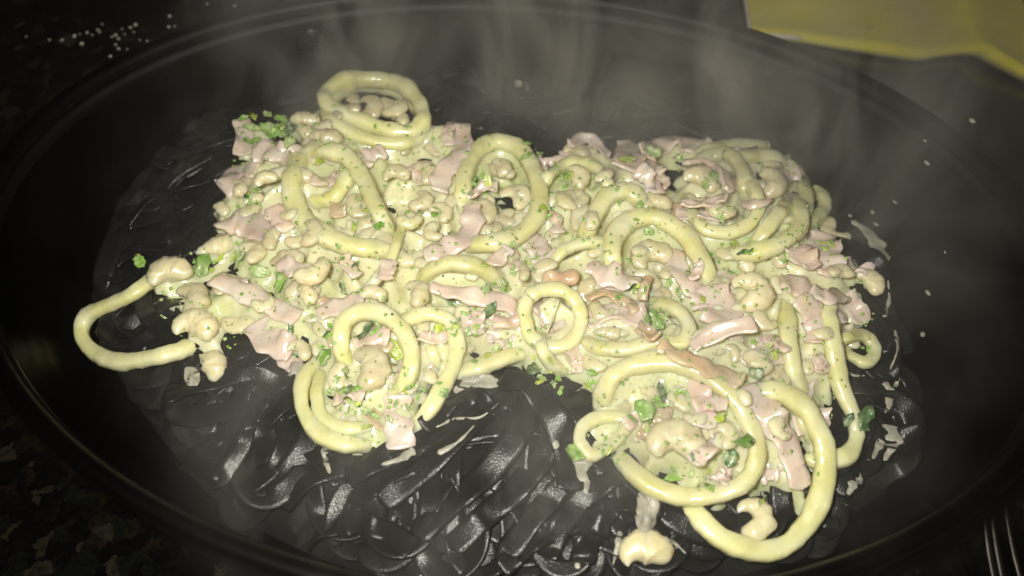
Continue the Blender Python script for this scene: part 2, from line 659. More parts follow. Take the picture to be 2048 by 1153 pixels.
# ------------------------------------------------------------------ the pasta bed
PASTA_PX = [(195, 620), (215, 480), (275, 345), (420, 230), (560, 185), (700, 135), (900, 115), (1100, 125), (1280, 160), (1400, 230), (1560, 310), (1680, 420),
            (1780, 560), (1825, 720), (1835, 850), (1770, 960), (1700, 1050), (1560, 1150), (1100, 1215), (740, 1170), (540, 1090), (410, 1000), (330, 900), (250, 790), (205, 710)]
pp = catmull(PASTA_PX, 140, True)
psd = poly_sd(at_z(pp[:, 0], pp[:, 1], 0.012)[:, :2])
lump = vnoise(0.009, 3)
lump2 = vnoise(0.004, 5)
BED = 0.0066 + np.where(psd > 0, 0.0185 * (1 - np.exp(-np.maximum(psd, 0) / 0.013)), 0)
BED += np.where(psd > 0, np.clip(psd / 0.02, 0, 1) * (0.0009 * lump + 0.0003 * lump2), 0)
# the pile of ribbons pulled up at the front of the heap
hp = at_z([1010], [880], [0.03])[0]
BED += 0.007 * np.exp(-(((XX - hp[0]) / 0.035) ** 2 + ((YY - hp[1]) / 0.026) ** 2)) * (psd > 0)
BED = np.maximum(BED, 0.0066)

TOP_PX = [(475, 245), (560, 240), (640, 225), (740, 250), (860, 245), (930, 265), (985, 290), (1080, 305), (1200, 290), (1330, 285), (1430, 300), (1540, 310), (1610, 350),
          (1640, 430), (1700, 470), (1725, 530), (1765, 575), (1770, 620), (1745, 650), (1745, 705), (1700, 745), (1690, 790), (1680, 860), (1640, 960), (1580, 1000),
          (1480, 985), (1380, 990), (1290, 970), (1235, 930), (1190, 940), (1145, 920), (1150, 870), (1185, 810), (1140, 765), (1065, 742), (1035, 735), (960, 750),
          (915, 760), (870, 810), (835, 850), (820, 900), (700, 900), (630, 865), (605, 800), (612, 745), (570, 715), (515, 690), (470, 700), (430, 735), (390, 735),
          (350, 700), (320, 640), (280, 570), (300, 530), (370, 500), (430, 480), (405, 440), (415, 405), (450, 375), (465, 300)]
tp = np.array(TOP_PX, float)
tsd = poly_sd(at_z(tp[:, 0], tp[:, 1], 0.028)[:, :2])
ts = np.clip(tsd / 0.028, 0, 1)
MOUND = np.where(tsd > 0, 0.012 * (ts * ts * (3 - 2 * ts)) + 0.0012 * lump * np.clip(tsd / 0.01, 0, 1), 0)

# a lumpy body of tangled pasta below the ribbons one can tell apart
HM = np.maximum(HM, BED)
step = 2
ii = np.arange(0, GNX, step)
jj = np.arange(0, GNY, step)
sel = psd[::step, ::step] > -0.002
idx = -np.ones(sel.shape, int)
idx[sel] = np.arange(sel.sum())
BV = np.stack([XX[::step, ::step][sel], YY[::step, ::step][sel], (np.where(psd > 0, BED - 0.0012, 0.0066))[::step, ::step][sel]], 1)
BFc = [(idx[j, i], idx[j, i + 1], idx[j + 1, i + 1], idx[j + 1, i]) for j in range(sel.shape[0] - 1) for i in range(sel.shape[1] - 1)
       if min(idx[j, i], idx[j, i + 1], idx[j + 1, i + 1], idx[j + 1, i]) >= 0]
tag(mesh_obj('tangled_pasta', BV, BFc, 'pasta', solid=True), 'tangled mass of black pasta filling the bottom of the glass dish', 'pasta', kind='stuff')

PG = 'black pasta ribbons in the dish'


def ribbon_from_world(xy, width, label, seed, rollamp=0.5, thick=0.0008, stiff=5, lift=0.0):
    xy = np.asarray(xy)
    n_ = len(xy)
    w = np.full(n_, width) * (1 + 0.08 * np.sin(np.linspace(0, 7, n_) + seed))
    z0 = samp(HM, xy[:, 0], xy[:, 1])
    z = smooth1(z0, stiff) + thick * 0.6
    z = np.maximum(z, smooth1(z0, 4) + thick * 0.2) + lift
    ph = np.linspace(0, 1, n_)
    r_ = np.random.default_rng(int(seed * 97) + 5)
    roll = rollamp * (np.sin(ph * r_.uniform(4, 11) + r_.uniform(0, 6.28)) + 0.6 * np.sin(ph * r_.uniform(9, 20) + r_.uniform(0, 6.28)))
    path = np.c_[xy, z + np.abs(np.sin(roll)) * width * 0.28]
    V, F = sweep(path, w, np.full(n_, thick), roll, jit=0.0, flat=True)
    # wavy edges
    for q in range(len(V)):
        V[q, 2] += 0.0004 * noise.noise(Vector((V[q, 0] * 190, V[q, 1] * 190, seed)))
    stamp(path, w * 0.8 * np.abs(np.cos(roll)) + 0.001, np.full(n_, thick) + np.abs(np.sin(roll)) * width * 0.5)
    o = mesh_obj('pasta_ribbon', V, F, 'pasta', solid=True)
    return tag(o, label, 'pasta', PG)


_c = [0, None]


def HMs():
    return HM


PLAND = [((250, 660), 'inside the lone squid ring'), ((220, 480), 'on the glass beyond the lone squid ring'), ((350, 420), 'beside the arm of shrimp'), ((430, 300), 'by the corner herb clump'),
         ((600, 190), 'behind the doubled squid ring'), ((950, 190), 'between the doubled squid ring and the far rim'), ((1250, 210), 'behind the pointed ham triangle'),
         ((1480, 260), 'behind the nested squid rings'), ((1700, 440), 'by the cream crescent'), ((1780, 640), 'beyond the rough tan shrimp'), ((1790, 830), 'near the largest cream puddle'),
         ((1740, 980), 'by the small cream puddle'), ((1600, 1120), 'outside the largest squid ring'), ((1330, 1040), 'beside the lone shrimp near the rim'),
         ((1130, 1080), 'below the fan of diagonal ribbons'), ((1020, 880), 'in the fan of diagonal ribbons'), ((850, 1000), 'at the low end of the diagonal ribbons'),
         ((700, 1080), 'under the cream drip near the rim'), ((560, 920), 'below the plump shrimp clump'), ((480, 780), 'below the single tan shrimp'),
         ((370, 880), 'against the near glass wall'), ((300, 770), 'below the lone squid ring')]


def region_label(xy, twist):
    p = np.asarray(xy)
    m_ = np.array([*p[len(p) // 2], 0.028])
    d = m_ - CAMP
    x, y = 1024 + (d @ RGT) / (d @ FWD) / TH * 1024, 576.5 - (d @ UPV) / (d @ FWD) / TH * 1024
    L = np.linalg.norm(np.diff(p, axis=0), axis=1).sum()
    ch = np.linalg.norm(p[-1] - p[0]) / L
    w_ = ('short ' if L < .06 else 'long ' if L > .095 else '') + ('flat ' if twist < .25 else 'twisted ' if twist > .42 else '') + ('looping ' if ch < .5 else 'curved ' if ch < .85 else 'straight ')
    return w_ + 'black pasta ribbon ' + min(PLAND, key=lambda l: (l[0][0] - x) ** 2 + (l[0][1] - y) ** 2)[1]


def random_ribbon(k):
    r_ = np.random.default_rng(1000 + k)
    for _ in range(60):
        x, y = r_.uniform(-0.15, 0.15), r_.uniform(-0.115, 0.12)
        d = samp(psd, np.array([x]), np.array([y]))[0]
        t = samp(tsd, np.array([x]), np.array([y]))[0]
        if d > 0.006 and t < 0.008: break
    else:
        return
    ang = r_.uniform(0, 6.28)
    L = r_.uniform(0.045, 0.12)
    stepl = 0.0018
    curv = 0
    pts = [(x, y)]
    for s in range(int(L / stepl)):
        curv = 0.95 * curv + r_.normal(0, 9)
        curv = np.clip(curv, -70, 70)
        # keep inside the bed
        d = samp(psd, np.array([x]), np.array([y]))[0]
        if d < 0.012:
            gx_ = samp(psd, np.array([x + 0.002]), np.array([y]))[0] - samp(psd, np.array([x - 0.002]), np.array([y]))[0]
            gy_ = samp(psd, np.array([x]), np.array([y + 0.002]))[0] - samp(psd, np.array([x]), np.array([y - 0.002]))[0]
            want = math.atan2(gy_, gx_)
            dl = (want - ang + math.pi) % (2 * math.pi) - math.pi
            curv += np.clip(dl, -1, 1) * 60
        ang += curv * stepl
        x += math.cos(ang) * stepl
        y += math.sin(ang) * stepl
        pts.append((x, y))
    pts = np.array(pts)
    ra = r_.uniform(0.08, 0.42)
    ribbon_from_world(pts, r_.uniform(0.0056, 0.0082), region_label(pts, ra), k * 1.37, rollamp=ra, stiff=11)


for k in range(190):
    random_ribbon(k)

HERO = [
    ([(560, 1010), (640, 950), (720, 935), (800, 925), (880, 880)], 50, .3), ([(440, 970), (470, 900), (520, 860), (585, 800)], 48, .4),
    ([(330, 800), (400, 772), (500, 752), (580, 770)], 44, .5), ([(370, 930), (430, 965), (480, 905), (500, 845), (540, 800)], 42, .5),
    ([(190, 610), (213, 530), (240, 450), (268, 370), (300, 330)], 46, .12), ([(285, 345), (330, 400), (350, 470), (345, 520)], 40, .3),
    ([(1640, 480), (1700, 500), (1750, 535), (1785, 585)], 50, .4), ([(1690, 600), (1745, 640), (1775, 700), (1770, 760)], 52, .5),
    ([(1690, 770), (1750, 790), (1815, 820), (1830, 880), (1800, 930)], 50, .3), ([(1690, 1010), (1770, 960), (1825, 905), (1815, 850)], 48, .3),
    ([(1600, 960), (1680, 930), (1730, 860), (1720, 800)], 48, .4), ([(1160, 1130), (1190, 1060), (1240, 1010), (1330, 1020)], 55, .4),
    ([(1000, 1140), (1080, 1080), (1160, 1040), (1220, 1060)], 55, .3), ([(620, 1090), (700, 1050), (760, 1060), (830, 1100)], 55, .5),
    ([(985, 165), (1040, 180), (1080, 198), (1130, 200), (1190, 178)], 34, .8), ([(1180, 245), (1240, 240), (1268, 205), (1240, 172), (1190, 165)], 34, .9),
    ([(830, 135), (890, 130), (960, 150), (1000, 190)], 34, .5), ([(900, 180), (960, 215), (1040, 225), (1100, 250)], 38, .4),
    ([(1100, 150), (1180, 145), (1260, 190), (1330, 220)], 36, .4), ([(1180, 270), (1270, 250), (1350, 240), (1420, 270)], 38, .4),
    ([(700, 1010), (780, 950), (870, 900), (930, 850)], 58, .15), ([(690, 960), (770, 915), (850, 880), (910, 820), (960, 790)], 55, .2),
    ([(830, 1075), (900, 1010), (980, 940), (1035, 865), (1060, 790)], 64, .15), ([(760, 1010), (850, 935), (930, 865), (1000, 805), (1035, 775)], 58, .15),
    ([(900, 1100), (975, 1030), (1045, 965), (1095, 890), (1105, 820)], 62, .15), ([(1010, 1110), (1085, 1015), (1150, 960), (1215, 985)], 58, .25),
    ([(1090, 1120), (1130, 1045), (1180, 985), (1240, 955)], 58, .3), ([(845, 860), (900, 815), (955, 800), (1000, 835)], 42, .5),
    ([(1000, 760), (1060, 775), (1110, 840), (1138, 910), (1140, 985)], 66, .2),
]
for q, (P, wpx, ra) in enumerate(HERO):
    c = catmull(P, 44)
    z = smooth1(hit(c[:, 0], c[:, 1]), 6)
    p3 = at_z(c[:, 0], c[:, 1], z + 0.001)
    wd = float(np.mean(pxm(p3))) * wpx * 0.88
    lab = region_label(p3[:, :2], ra)
    if q == 4: lab = 'long straight ghostly dark ribbon climbing the glass beside the lone squid ring'
    if q == len(HERO) - 1: lab = 'wide black ribbon bending down over the diagonal ribbons of the bare patch'
    ribbon_from_world(p3[:, :2], wd, lab, 300 + q * 3.1, rollamp=ra, stiff=8, lift=0.0006)

# ------------------------------------------------------------------ the topping
HM0 = HM.copy()
HM = np.maximum(HM, np.where(tsd > 0, blur(HM, 0.006) + MOUND, HM) * (tsd > 0) + HM * (tsd <= 0))


def place(P, n_, closed=False, plane=0.0, stiff=6, r=0.0, sink=0.35, lift=0.0):
    """lay a line drawn over the photograph onto the heap as it stands, as a stiff strand would lie"""
    c = catmull(P, n_, closed)
    z = hit(c[:, 0], c[:, 1])
    p = at_z(c[:, 0], c[:, 1], z)
    if plane > 0:
        A = np.c_[np.ones(n_), p[:, :2]]
        s, *_ = np.linalg.lstsq(A, z, rcond=None)
        s[1:] = np.clip(s[1:], -0.45, 0.45)
        s[0] = (z - p[:, :2] @ s[1:]).mean()
        zp = A @ s
        z = plane * zp + (1 - plane) * smooth1(z, stiff, closed)
    else:
        z = smooth1(z, stiff, closed)
    z = z + r * (1 - sink) + lift
    return at_z(c[:, 0], c[:, 1], z)


SEED = [0.0]


def squid(P, wpx, label, closed=False, flat=0.86, plane=0.7, lift=0.0, sink=0.35, ends=None, name='squid_ring', twist=0.25, dive=0.013):
    SEED[0] += 3.7
    sd = SEED[0]
    wpx = wpx * 0.82
    lift = lift * 0.5
    if not closed:      # the ring goes on, sinking into the heap
        P = [np.array(p, float) for p in P]
        for _ in range(2):
            for e in (0, -1):
                p0, p1, p2 = (P[0], P[1], P[2]) if e == 0 else (P[-1], P[-2], P[-3] if len(P) > 2 else P[-2] * 2 - P[-1])
                d0, d1 = p0 - p1, p1 - p2
                an = math.atan2(d0[1], d0[0]) - math.atan2(d1[1], d1[0])
                an = max(-.5, min(.5, (an + math.pi) % (2 * math.pi) - math.pi))
                ang = math.atan2(d0[1], d0[0]) + an * .8
                q_ = p0 + 20 * np.array([math.cos(ang), math.sin(ang)])
                P = [q_] + P if e == 0 else P + [q_]
    n_ = 72 if closed else max(28, 6 * len(P))
    c0 = catmull(P, n_, closed)
    base = place(P, n_, closed, plane, 9, 0.004, sink, lift)
    if not closed:      # the cut ends tuck down into the heap
        arc = np.concatenate([[0], np.cumsum(np.linalg.norm(np.diff(base, axis=0), axis=1))])
        e = np.minimum(arc, arc[-1] - arc)
        dv_ = dive * np.clip(1 - e / 0.015, 0, 1) ** 1.4
        base = at_z(c0[:, 0], c0[:, 1], base[:, 2] - dv_)
    k_ = pxm(base)
    ww = np.array([1 + 0.24 * noise.noise(Vector((i * 0.11 if not closed else 3 * math.cos(6.283 * i / n_), 3 * math.sin(6.283 * i / n_) if closed else 0, sd))) for i in range(n_)])
    w = k_ * wpx * ww
    if ends:
        t = np.linspace(0, 1, n_)
        w = w * (ends[0] * (1 - t) + ends[1] * t)
    h = w * flat
    roll = twist * np.array([noise.noise(Vector((2 * math.cos(6.283 * i / n_), 2 * math.sin(6.283 * i / n_), sd + 9))) for i in range(n_)])
    V, F = sweep(base, w, h, roll, nsec=16, power=2.9, closed=closed, jit=0.09, seed=sd)
    tone = np.array([max(0, min(1, 0.5 + 1.3 * noise.noise(Vector(v * 85) + Vector((0, sd, 0))) - 0.25)) for v in V]) * 0.55
    stamp(base, w, h)
    o = mesh_obj(name, V, F, 'squid', solid=True, attr=tone)
    return tag(o, label, 'squid', 'squid rings in the topping')


def ham(P, wpx, label, material='ham', thick=0.0012, roll=0.45, lift=0.0, stiff=5, edge=0.0, ends=(1, 1)):
    SEED[0] += 2.9
    sd = SEED[0]
    n_ = max(24, 9 * len(P))
    P = [(x + random.uniform(-5, 5), y + random.uniform(-4, 4)) for x, y in P]
    base = place(P, n_, False, 0.45, stiff, 0.0012, 0.2, lift)
    k_ = pxm(base)
    t = np.linspace(0, 1, n_)
    w = k_ * wpx * (1 + 0.38 * np.array([noise.noise(Vector((i * 0.2, 0, sd))) for i in range(n_)])) * (ends[0] * (1 - t) + ends[1] * t)
    rl = edge + roll * np.array([noise.noise(Vector((i * 0.12, 5, sd))) for i in range(n_)]) * 2
    base[:, 2] += np.abs(np.sin(rl)) * w * 0.22
    nsec = 12
    V, F = sweep(base, w, np.full(n_, thick), rl, jit=0.0, flat=(thick < .004), nsec=nsec)
    V = V.reshape(n_, nsec, 3)
    cup = noise.noise(Vector((sd, 1, 2)))
    for i in range(n_):
        for q in range(nsec):
            off = (V[i, q] - base[i])
            u = np.linalg.norm(off) / (w[i] / 2 + 1e-9)
            V[i, q, 2] += cup * 0.0036 * u * u + 0.0013 * noise.noise(Vector(V[i, q] * 150) + Vector((0, 0, sd))) * (.3 + u)
            V[i, q, :2] += off[:2] * 0.26 * noise.noise(Vector(V[i, q] * 230) + Vector((sd, 0, 0)))
    V = V.reshape(-1, 3)
    tone = np.array([max(0, min(1, 0.1 + 1.6 * noise.noise(Vector(v * 90) + Vector((0, sd, 0))))) for v in V]) * 0.6
    stamp(base, w * 0.9, np.full(n_, thick))
    o = mesh_obj('ham_strip', V, F, material, solid=True, attr=tone)
    return tag(o, label, 'ham', 'ham strips in the topping')


def shrimp(px, py, size, ang, label, curl=4.2, lift=0.0, fat=0.68, squash=0.85, orange=0.5, tiltx=0.0, tilty=0.0, sink=0.5):
    """peeled shrimp: a plump tapering body curled on itself, with faint segments"""
    SEED[0] += 5.1
    sd = SEED[0]
    vr = np.random.default_rng(int(sd * 10))
    if curl > 2.2:
        curl = min(5.4, curl * vr.uniform(1.05, 1.3))
        fat = fat * vr.uniform(1.0, 1.22)
    piece = vr.uniform(.68, 1.0)
    squash = squash * vr.uniform(.8, 1.0)
    z0 = float(np.median(hit(px + np.array([-.3, .3, 0, 0, 0]) * size, py + np.array([0, 0, -.2, .2, 0]) * size)))
    c = at_z(px, py, z0)[0]
    kk = float(pxm(c)[0])
    Rr = kk * size / 2 / (1 + fat)
    n_ = 44
    t = np.linspace(0, piece, n_)
    a = t * curl - curl / 2
    rad = Rr * (1.0 - 0.22 * t)
    prof = fat * Rr * (0.62 + 0.55 * np.sin(np.pi * np.clip(t * 0.9 + 0.12, 0, 1)) ** 0.8) * (1 - 0.62 * t ** 2)
    seg = 1 + 0.055 * (np.abs(np.cos(t * math.pi * 6)) ** .6 - .7)
    band = np.clip(1 - np.abs(np.cos(t * math.pi * 6)) * 2.2, 0, 1)
    local = np.c_[rad * np.cos(a), rad * np.sin(a), 0.10 * Rr * (t - 0.5)]
    if curl < 2.2:           # nearly straight one
        Ls = Rr * 2.6
        local = np.c_[np.sin(np.linspace(-1, 1, n_) * curl * 0.4) * 0 + 0.35 * Rr * np.cos(np.linspace(-1.3, 1.3, n_)), np.linspace(-Ls / 2, Ls / 2, n_), 0 * t]
    local -= local.mean(0)
    ca, sa = math.cos(ang), math.sin(ang)
    Rm = Matrix.Rotation(tiltx, 3, 'X') @ Matrix.Rotation(tilty, 3, 'Y') @ Matrix.Rotation(ang, 3, 'Z')
    pth = np.array([list(Rm @ Vector(v)) for v in local])
    hh = 2 * prof * squash * seg
    zc = z0 + np.mean(hh) / 2 * (1 - sink) + lift
    cc = at_z(px, py, zc)[0]
    base = pth + cc[None]
    V, F = sweep(base, 2 * prof * seg, hh, None, nsec=16, power=2.1, jit=0.15, seed=sd)
    V = V.reshape(n_, 16, 3)
    cen = base.mean(0)
    tone = np.zeros((n_, 16))
    for i in range(n_):
        for q in range(16):
            out = np.linalg.norm(V[i, q, :2] - cen[:2]) / (Rr * (1 + fat))
            tone[i, q] = max(0, min(1, (out - 0.62) * 2.0 + .35 * band[i] + 0.5 * noise.noise(Vector(V[i, q] * 160)))) * orange
    V = V.reshape(-1, 3)
    stamp(base, 2 * prof, hh)
    o = mesh_obj('shrimp', V, F, 'shrimp', solid=True, attr=tone.reshape(-1))
    return tag(o, label, 'shrimp', 'shrimp in the topping')


R = math.radians
# --- lower layer: filler shrimp pieces and scraps of ham that show between the named pieces
LAND = [((745, 225), 'the doubled squid ring nearest the far rim'), ((530, 265), 'the bright green herb clump at the corner of the heap'),
        ((680, 410), 'the wide squid arc holding a folded squid piece'), ((1005, 385), 'the squid ring that frames grey pasta'),
        ((1310, 480), 'the arched squid ring over a round shrimp'), ((1520, 350), 'the two nested squid rings on the far shoulder'),
        ((1460, 440), 'the squid hoop with a ham curl above it'), ((1640, 600), 'the overlapping ham sheets by the cream puddle'),
        ((1105, 635), 'the small squid ring crossed by a thread'), ((1310, 640), 'the folded leaf beside the half squid ring'),
        ((740, 740), 'the plump shrimp cupped by a hook of squid'), ((880, 720), 'the long squid loop beside the bare pasta'),
        ((1350, 880), 'the knobbly shrimp inside the big squid ring'), ((1590, 900), 'the long pink ham strip inside the largest ring'),
        ((400, 620), 'the paired shrimp by the lone squid ring'), ((560, 590), 'the long flat ham strip near the paired shrimp'),
        ((930, 540), 'the short thick squid chunk amid green sauce'), ((1220, 560), 'the rosy folded ham strip'),
        ((860, 400), 'the patch of small beaded shrimp'), ((620, 560), 'the knobby shrimp curling round a leaf'), ((1490, 590), 'the round shrimp coil beside the ham sheets')]


def near(px, py):
    return min(LAND, key=lambda l: (l[0][0] - px) ** 2 + (1.3 * (l[0][1] - py)) ** 2)[1]


frng = np.random.default_rng(42)
cnt = 0
while cnt < 140:
    px, py = frng.uniform(430, 1740), frng.uniform(250, 960)
    p = at_z(px, py, 0.032)[0]
    if samp(tsd, p[:1], p[1:2])[0] < 0.006: continue
    cnt += 1
    if frng.random() < 0.70:
        shrimp(px, py, frng.uniform(58, 95), frng.uniform(0, 6.28), 'half-buried small shrimp near ' + near(px, py), curl=frng.uniform(2.4, 5.0),
               lift=-0.0004, sink=.85, squash=.65, orange=frng.uniform(0.1, 0.6), fat=frng.uniform(.6, .8), tiltx=frng.uniform(-.4, .4))
    else:
        a = frng.uniform(0, 6.28)
        l_ = frng.uniform(25, 50)
        ham([(px - l_ * math.cos(a), py - .7 * l_ * math.sin(a)), (px + frng.uniform(-8, 8), py + frng.uniform(-8, 8)), (px + l_ * math.cos(a), py + .7 * l_ * math.sin(a))],
            frng.uniform(26, 48), 'half-buried ham scrap near ' + near(px, py), roll=0.5,
            material='ham' if frng.random() < .86 else 'ham_orange')

# --- far corner clump
ham([(478, 238), (490, 270), (485, 310)], 34, 'thin ham scrap standing at the outer corner by the green clump')
ham([(440, 385), (470, 350), (520, 335)], 52, 'broad ham strip slanting along the edge below the green clump')
ham([(505, 310), (555, 300), (600, 325)], 48, 'folded ham piece with a tan stain below the green clump')
shrimp(440, 420, 60, 1.2, 'grey-green shrimp at the very edge beside the broad slanting ham strip', curl=3.0, orange=.3)
ham([(450, 440), (490, 445), (560, 475)], 58, 'broad smooth pink ham sheet at the edge above the tan arm of shrimp', lift=.001)
shrimp(475, 375, 62, .3, 'small shrimp tucked under the edge of the broad slanting ham strip', curl=2.6, orange=.35)
shrimp(505, 400, 58, 2.0, 'tan shrimp piece above the broad smooth ham sheet', curl=3.0, orange=.8)
shrimp(610, 240, 78, 1.45, 'brown-backed shrimp lying against the doubled squid ring', curl=2.1, orange=1.0, lift=.002)
shrimp(650, 275, 88, 1.35, 'tan straight shrimp just under the doubled squid ring', curl=2.1, orange=.85, lift=.002)
shrimp(575, 350, 115, 1.5, 'long pale shrimp split open with dark spots in its curl', curl=2.0, orange=.35, lift=.003, fat=.42)
shrimp(530, 360, 60, 2.6, 'short hooked shrimp end joined to the long split shrimp', curl=3.6, orange=.2, lift=.002)
# --- doubled ring by the far rim
shrimp(700, 205, 70, .5, 'grey shrimp inside the doubled squid ring on its shaded side', curl=3.2, orange=.3)
shrimp(765, 225, 88, 2.2, 'beige shrimp curled inside the doubled squid ring', curl=4.2, orange=.35)
shrimp(800, 240, 60, .6, 'little shrimp against the inner wall of the doubled squid ring', curl=3.2, orange=.3)
squid([(652, 215), (690, 180), (745, 172), (805, 190), (843, 230), (850, 265), (815, 285), (760, 285), (700, 265), (660, 240)], 34,
      'lower of the two stacked squid rings nearest the far rim', closed=True, plane=.9, lift=.001)
squid([(648, 195), (685, 165), (745, 160), (805, 172), (840, 210), (846, 245), (822, 266), (780, 262), (725, 245), (668, 222)], 38,
      'upper of the two stacked squid rings nearest the far rim', closed=True, flat=1.15, plane=.9, lift=.006)
# --- back row
ham([(925, 250), (925, 300), (890, 350), (880, 385)], 40, 'drooping pale ham strip between the doubled ring and the ring framing pasta', lift=.004)
ham([(905, 245), (895, 265), (900, 290)], 24, 'small ham fold behind the drooping pale ham strip', lift=.003)
shrimp(850, 345, 75, 1.0, 'pinkish round shrimp beside the foot of the drooping ham strip', curl=4.4, orange=.4)
shrimp(790, 350, 70, 2.0, 'beige shrimp between the doubled ring and the patch of beaded shrimp', curl=3.6, orange=.3)
for q, (x, y, s, l_) in enumerate([(840, 400, 66, 'first'), (880, 425, 62, 'second'), (915, 405, 60, 'third'), (870, 465, 58, 'fourth'), (820, 440, 62, 'fifth'), (960, 425, 84, 'sixth')]):
    shrimp(x, y, s, q * 1.3, ['pale bead of shrimp at the far side of the beaded patch', 'glossy bead of shrimp in the middle of the beaded patch', 'bead of shrimp touching the ring that frames pasta',
                             'bead of shrimp on the near side of the beaded patch', 'bead of shrimp beside the wide squid arc', 'plump shrimp lapping over the foot of the ring framing pasta'][q], curl=4.6, orange=.25, fat=.74)
shrimp(1000, 335, 70, .6, 'beige shrimp inside the top of the ring that frames grey pasta', curl=3.0, orange=.3)
squid([(926, 392), (934, 335), (960, 297), (1000, 283), (1040, 300), (1068, 345), (1080, 390), (1074, 430), (1045, 465), (1000, 484), (935, 490)], 45,
      'open squid ring that frames grey pasta and herbs', plane=.9, lift=.004)
shrimp(1150, 305, 72, 1.2, 'yellowish shrimp at the far edge with a pale hood behind it', curl=3.2, orange=.4, lift=.002)
ham([(1140, 290), (1180, 285), (1215, 315)], 22, 'pale ham sliver arching behind the yellowish shrimp', lift=.002)
squid([(1100, 350), (1130, 330), (1165, 325), (1198, 340), (1218, 372)], 30, 'thin squid arc in front of the yellowish shrimp', plane=.5, lift=.002)
ham([(1245, 280), (1252, 310), (1262, 350)], 64, 'pointed pink ham triangle at the far edge of the heap', ends=(.35, 1.2), lift=.003)
ham([(1275, 335), (1300, 355), (1315, 385)], 40, 'small ham corner beside the pointed ham triangle', lift=.001)
ham([(1285, 310), (1335, 288), (1390, 295), (1425, 315)], 46, 'pale ham flap arching at the far edge next to the nested rings', lift=.002)
squid([(1172, 470), (1190, 430), (1218, 392), (1258, 384), (1292, 412)], 44, 'short thick squid arc behind the arched ring', plane=.6, lift=.003)
shrimp(1180, 440, 66, .4, 'beige shrimp beside the short thick squid arc', curl=3.4, orange=.3)
shrimp(1310, 410, 74, 2.2, 'yellow shrimp between the squid arcs and the curl of ham', curl=4.0, orange=.3)
# --- far shoulder
shrimp(1540, 365, 86, .8, 'round beige shrimp inside the nested squid rings', curl=4.6, orange=.35, lift=.001)
squid([(1415, 302), (1470, 292), (1530, 296), (1590, 325), (1632, 372), (1648, 412), (1628, 440), (1580, 455), (1500, 430)], 36,
      'outer of the two nested squid rings on the far shoulder', plane=.9, lift=.001)
squid([(1478, 316), (1538, 314), (1588, 345), (1612, 392), (1600, 432), (1555, 440)], 38, 'inner of the two nested squid rings on the far shoulder', plane=.9, lift=.004)
squid([(1410, 315), (1455, 310), (1480, 335), (1492, 378)], 36, 'squid arc springing from the nested rings beside the ham curl', plane=.6, lift=.003)
squid([(1600, 425), (1598, 458), (1560, 488), (1510, 505), (1470, 508)], 42, 'glossy squid arc sweeping below the nested rings', plane=.6, lift=.003)
squid([(1525, 470), (1545, 445), (1560, 425)], 36, 'stubby squid chunk between the hoop and the glossy squid arc', plane=.4, lift=.001)
shrimp(1400, 360, 95, 1.4, 'tan shrimp standing behind the curl of ham', curl=3.6, orange=.6)
squid([(1500, 365), (1516, 405), (1505, 442), (1462, 464), (1412, 460), (1385, 432)], 33, 'squid hoop around green herbs under the ham curl', plane=.8, lift=.004)
ham([(1368, 332), (1410, 330), (1445, 345), (1455, 385)], 22, 'narrow ham curl bent over green herbs', edge=.9, lift=.006, thick=.0022)
ham([(1362, 410), (1400, 415), (1450, 395)], 26, 'narrow ham strip joining the ham curl to the squid hoop', lift=.005, edge=.4)
# --- middle
ham([(560, 520), (600, 540), (650, 545)], 36, 'tan ham strip beside the knobby shrimp')
squid([(590, 335), (584, 385), (602, 435), (648, 472), (700, 492), (768, 500)], 52, 'wide squid arc under the far corner clump', plane=.7, lift=.002)
squid([(640, 400), (668, 395), (690, 365), (700, 335)], 46, 'folded squid piece inside the wide squid arc', plane=.4, lift=.001)
squid([(640, 300), (690, 312), (722, 350), (745, 400), (770, 452)], 46, 'slanting squid strap crossing the wide squid arc', plane=.6, lift=.005, ends=(1.1, .75))
ham([(685, 410), (675, 440)], 36, 'small rosy ham scrap under the slanting squid strap', 'ham_orange')
ham([(945, 410), (940, 460), (900, 495), (850, 510)], 44, 'ham strip hanging from the ring framing pasta', lift=.004)
ham([(1060, 480), (1085, 500), (1100, 525)], 52, 'flat ham sheet between the ring framing pasta and the arched ring', lift=.001)
squid([(800, 465), (785, 510), (760, 550), (722, 588)], 28, 'thin slanting squid strip beside the long flat ham strip', plane=.5, lift=.003, ends=(.7, 1.1))
squid([(862, 542), (895, 528), (940, 530), (972, 542)], 44, 'short thick squid chunk amid green sauce', plane=.4, lift=.003, ends=(.75, 1.1))
ham([(862, 575), (930, 588), (1000, 608), (1045, 620)], 34, 'long narrow ham strip below the short thick squid chunk', lift=.003)
squid([(1106, 525), (1130, 500), (1172, 486), (1218, 486)], 32, 'slim squid arc running into the arched ring', plane=.5, lift=.002, ends=(.8, 1.1))
shrimp(1300, 515, 100, 2.4, 'round shrimp framed by the arched squid ring', curl=4.6, orange=.3, lift=.001)
squid([(1224, 530), (1228, 478), (1258, 442), (1310, 436), (1362, 464), (1396, 508), (1412, 545)], 48, 'arched squid ring over a round shrimp', plane=.7, lift=.006)
ham([(1345, 500), (1362, 545), (1395, 590), (1410, 620)], 44, 'ham strip passing under the end of the arched squid ring', lift=.003)
ham([(1062, 558), (1110, 552), (1158, 548)], 34, 'rolled orange ham piece above the small ring with a thread', 'ham_orange', thick=.005, lift=.002)
shrimp(1045, 545, 52, .2, 'yellow shrimp end at the tip of the rolled orange ham', curl=3.0, orange=.2, lift=.002)
ham([(1178, 530), (1225, 548), (1285, 572)], 56, 'rosy folded ham strip in the middle of the heap', lift=.004)
ham([(1298, 548), (1290, 580), (1284, 605)], 20, 'narrow orange ham strip crossing the rosy folded ham', 'ham_orange', lift=.005)
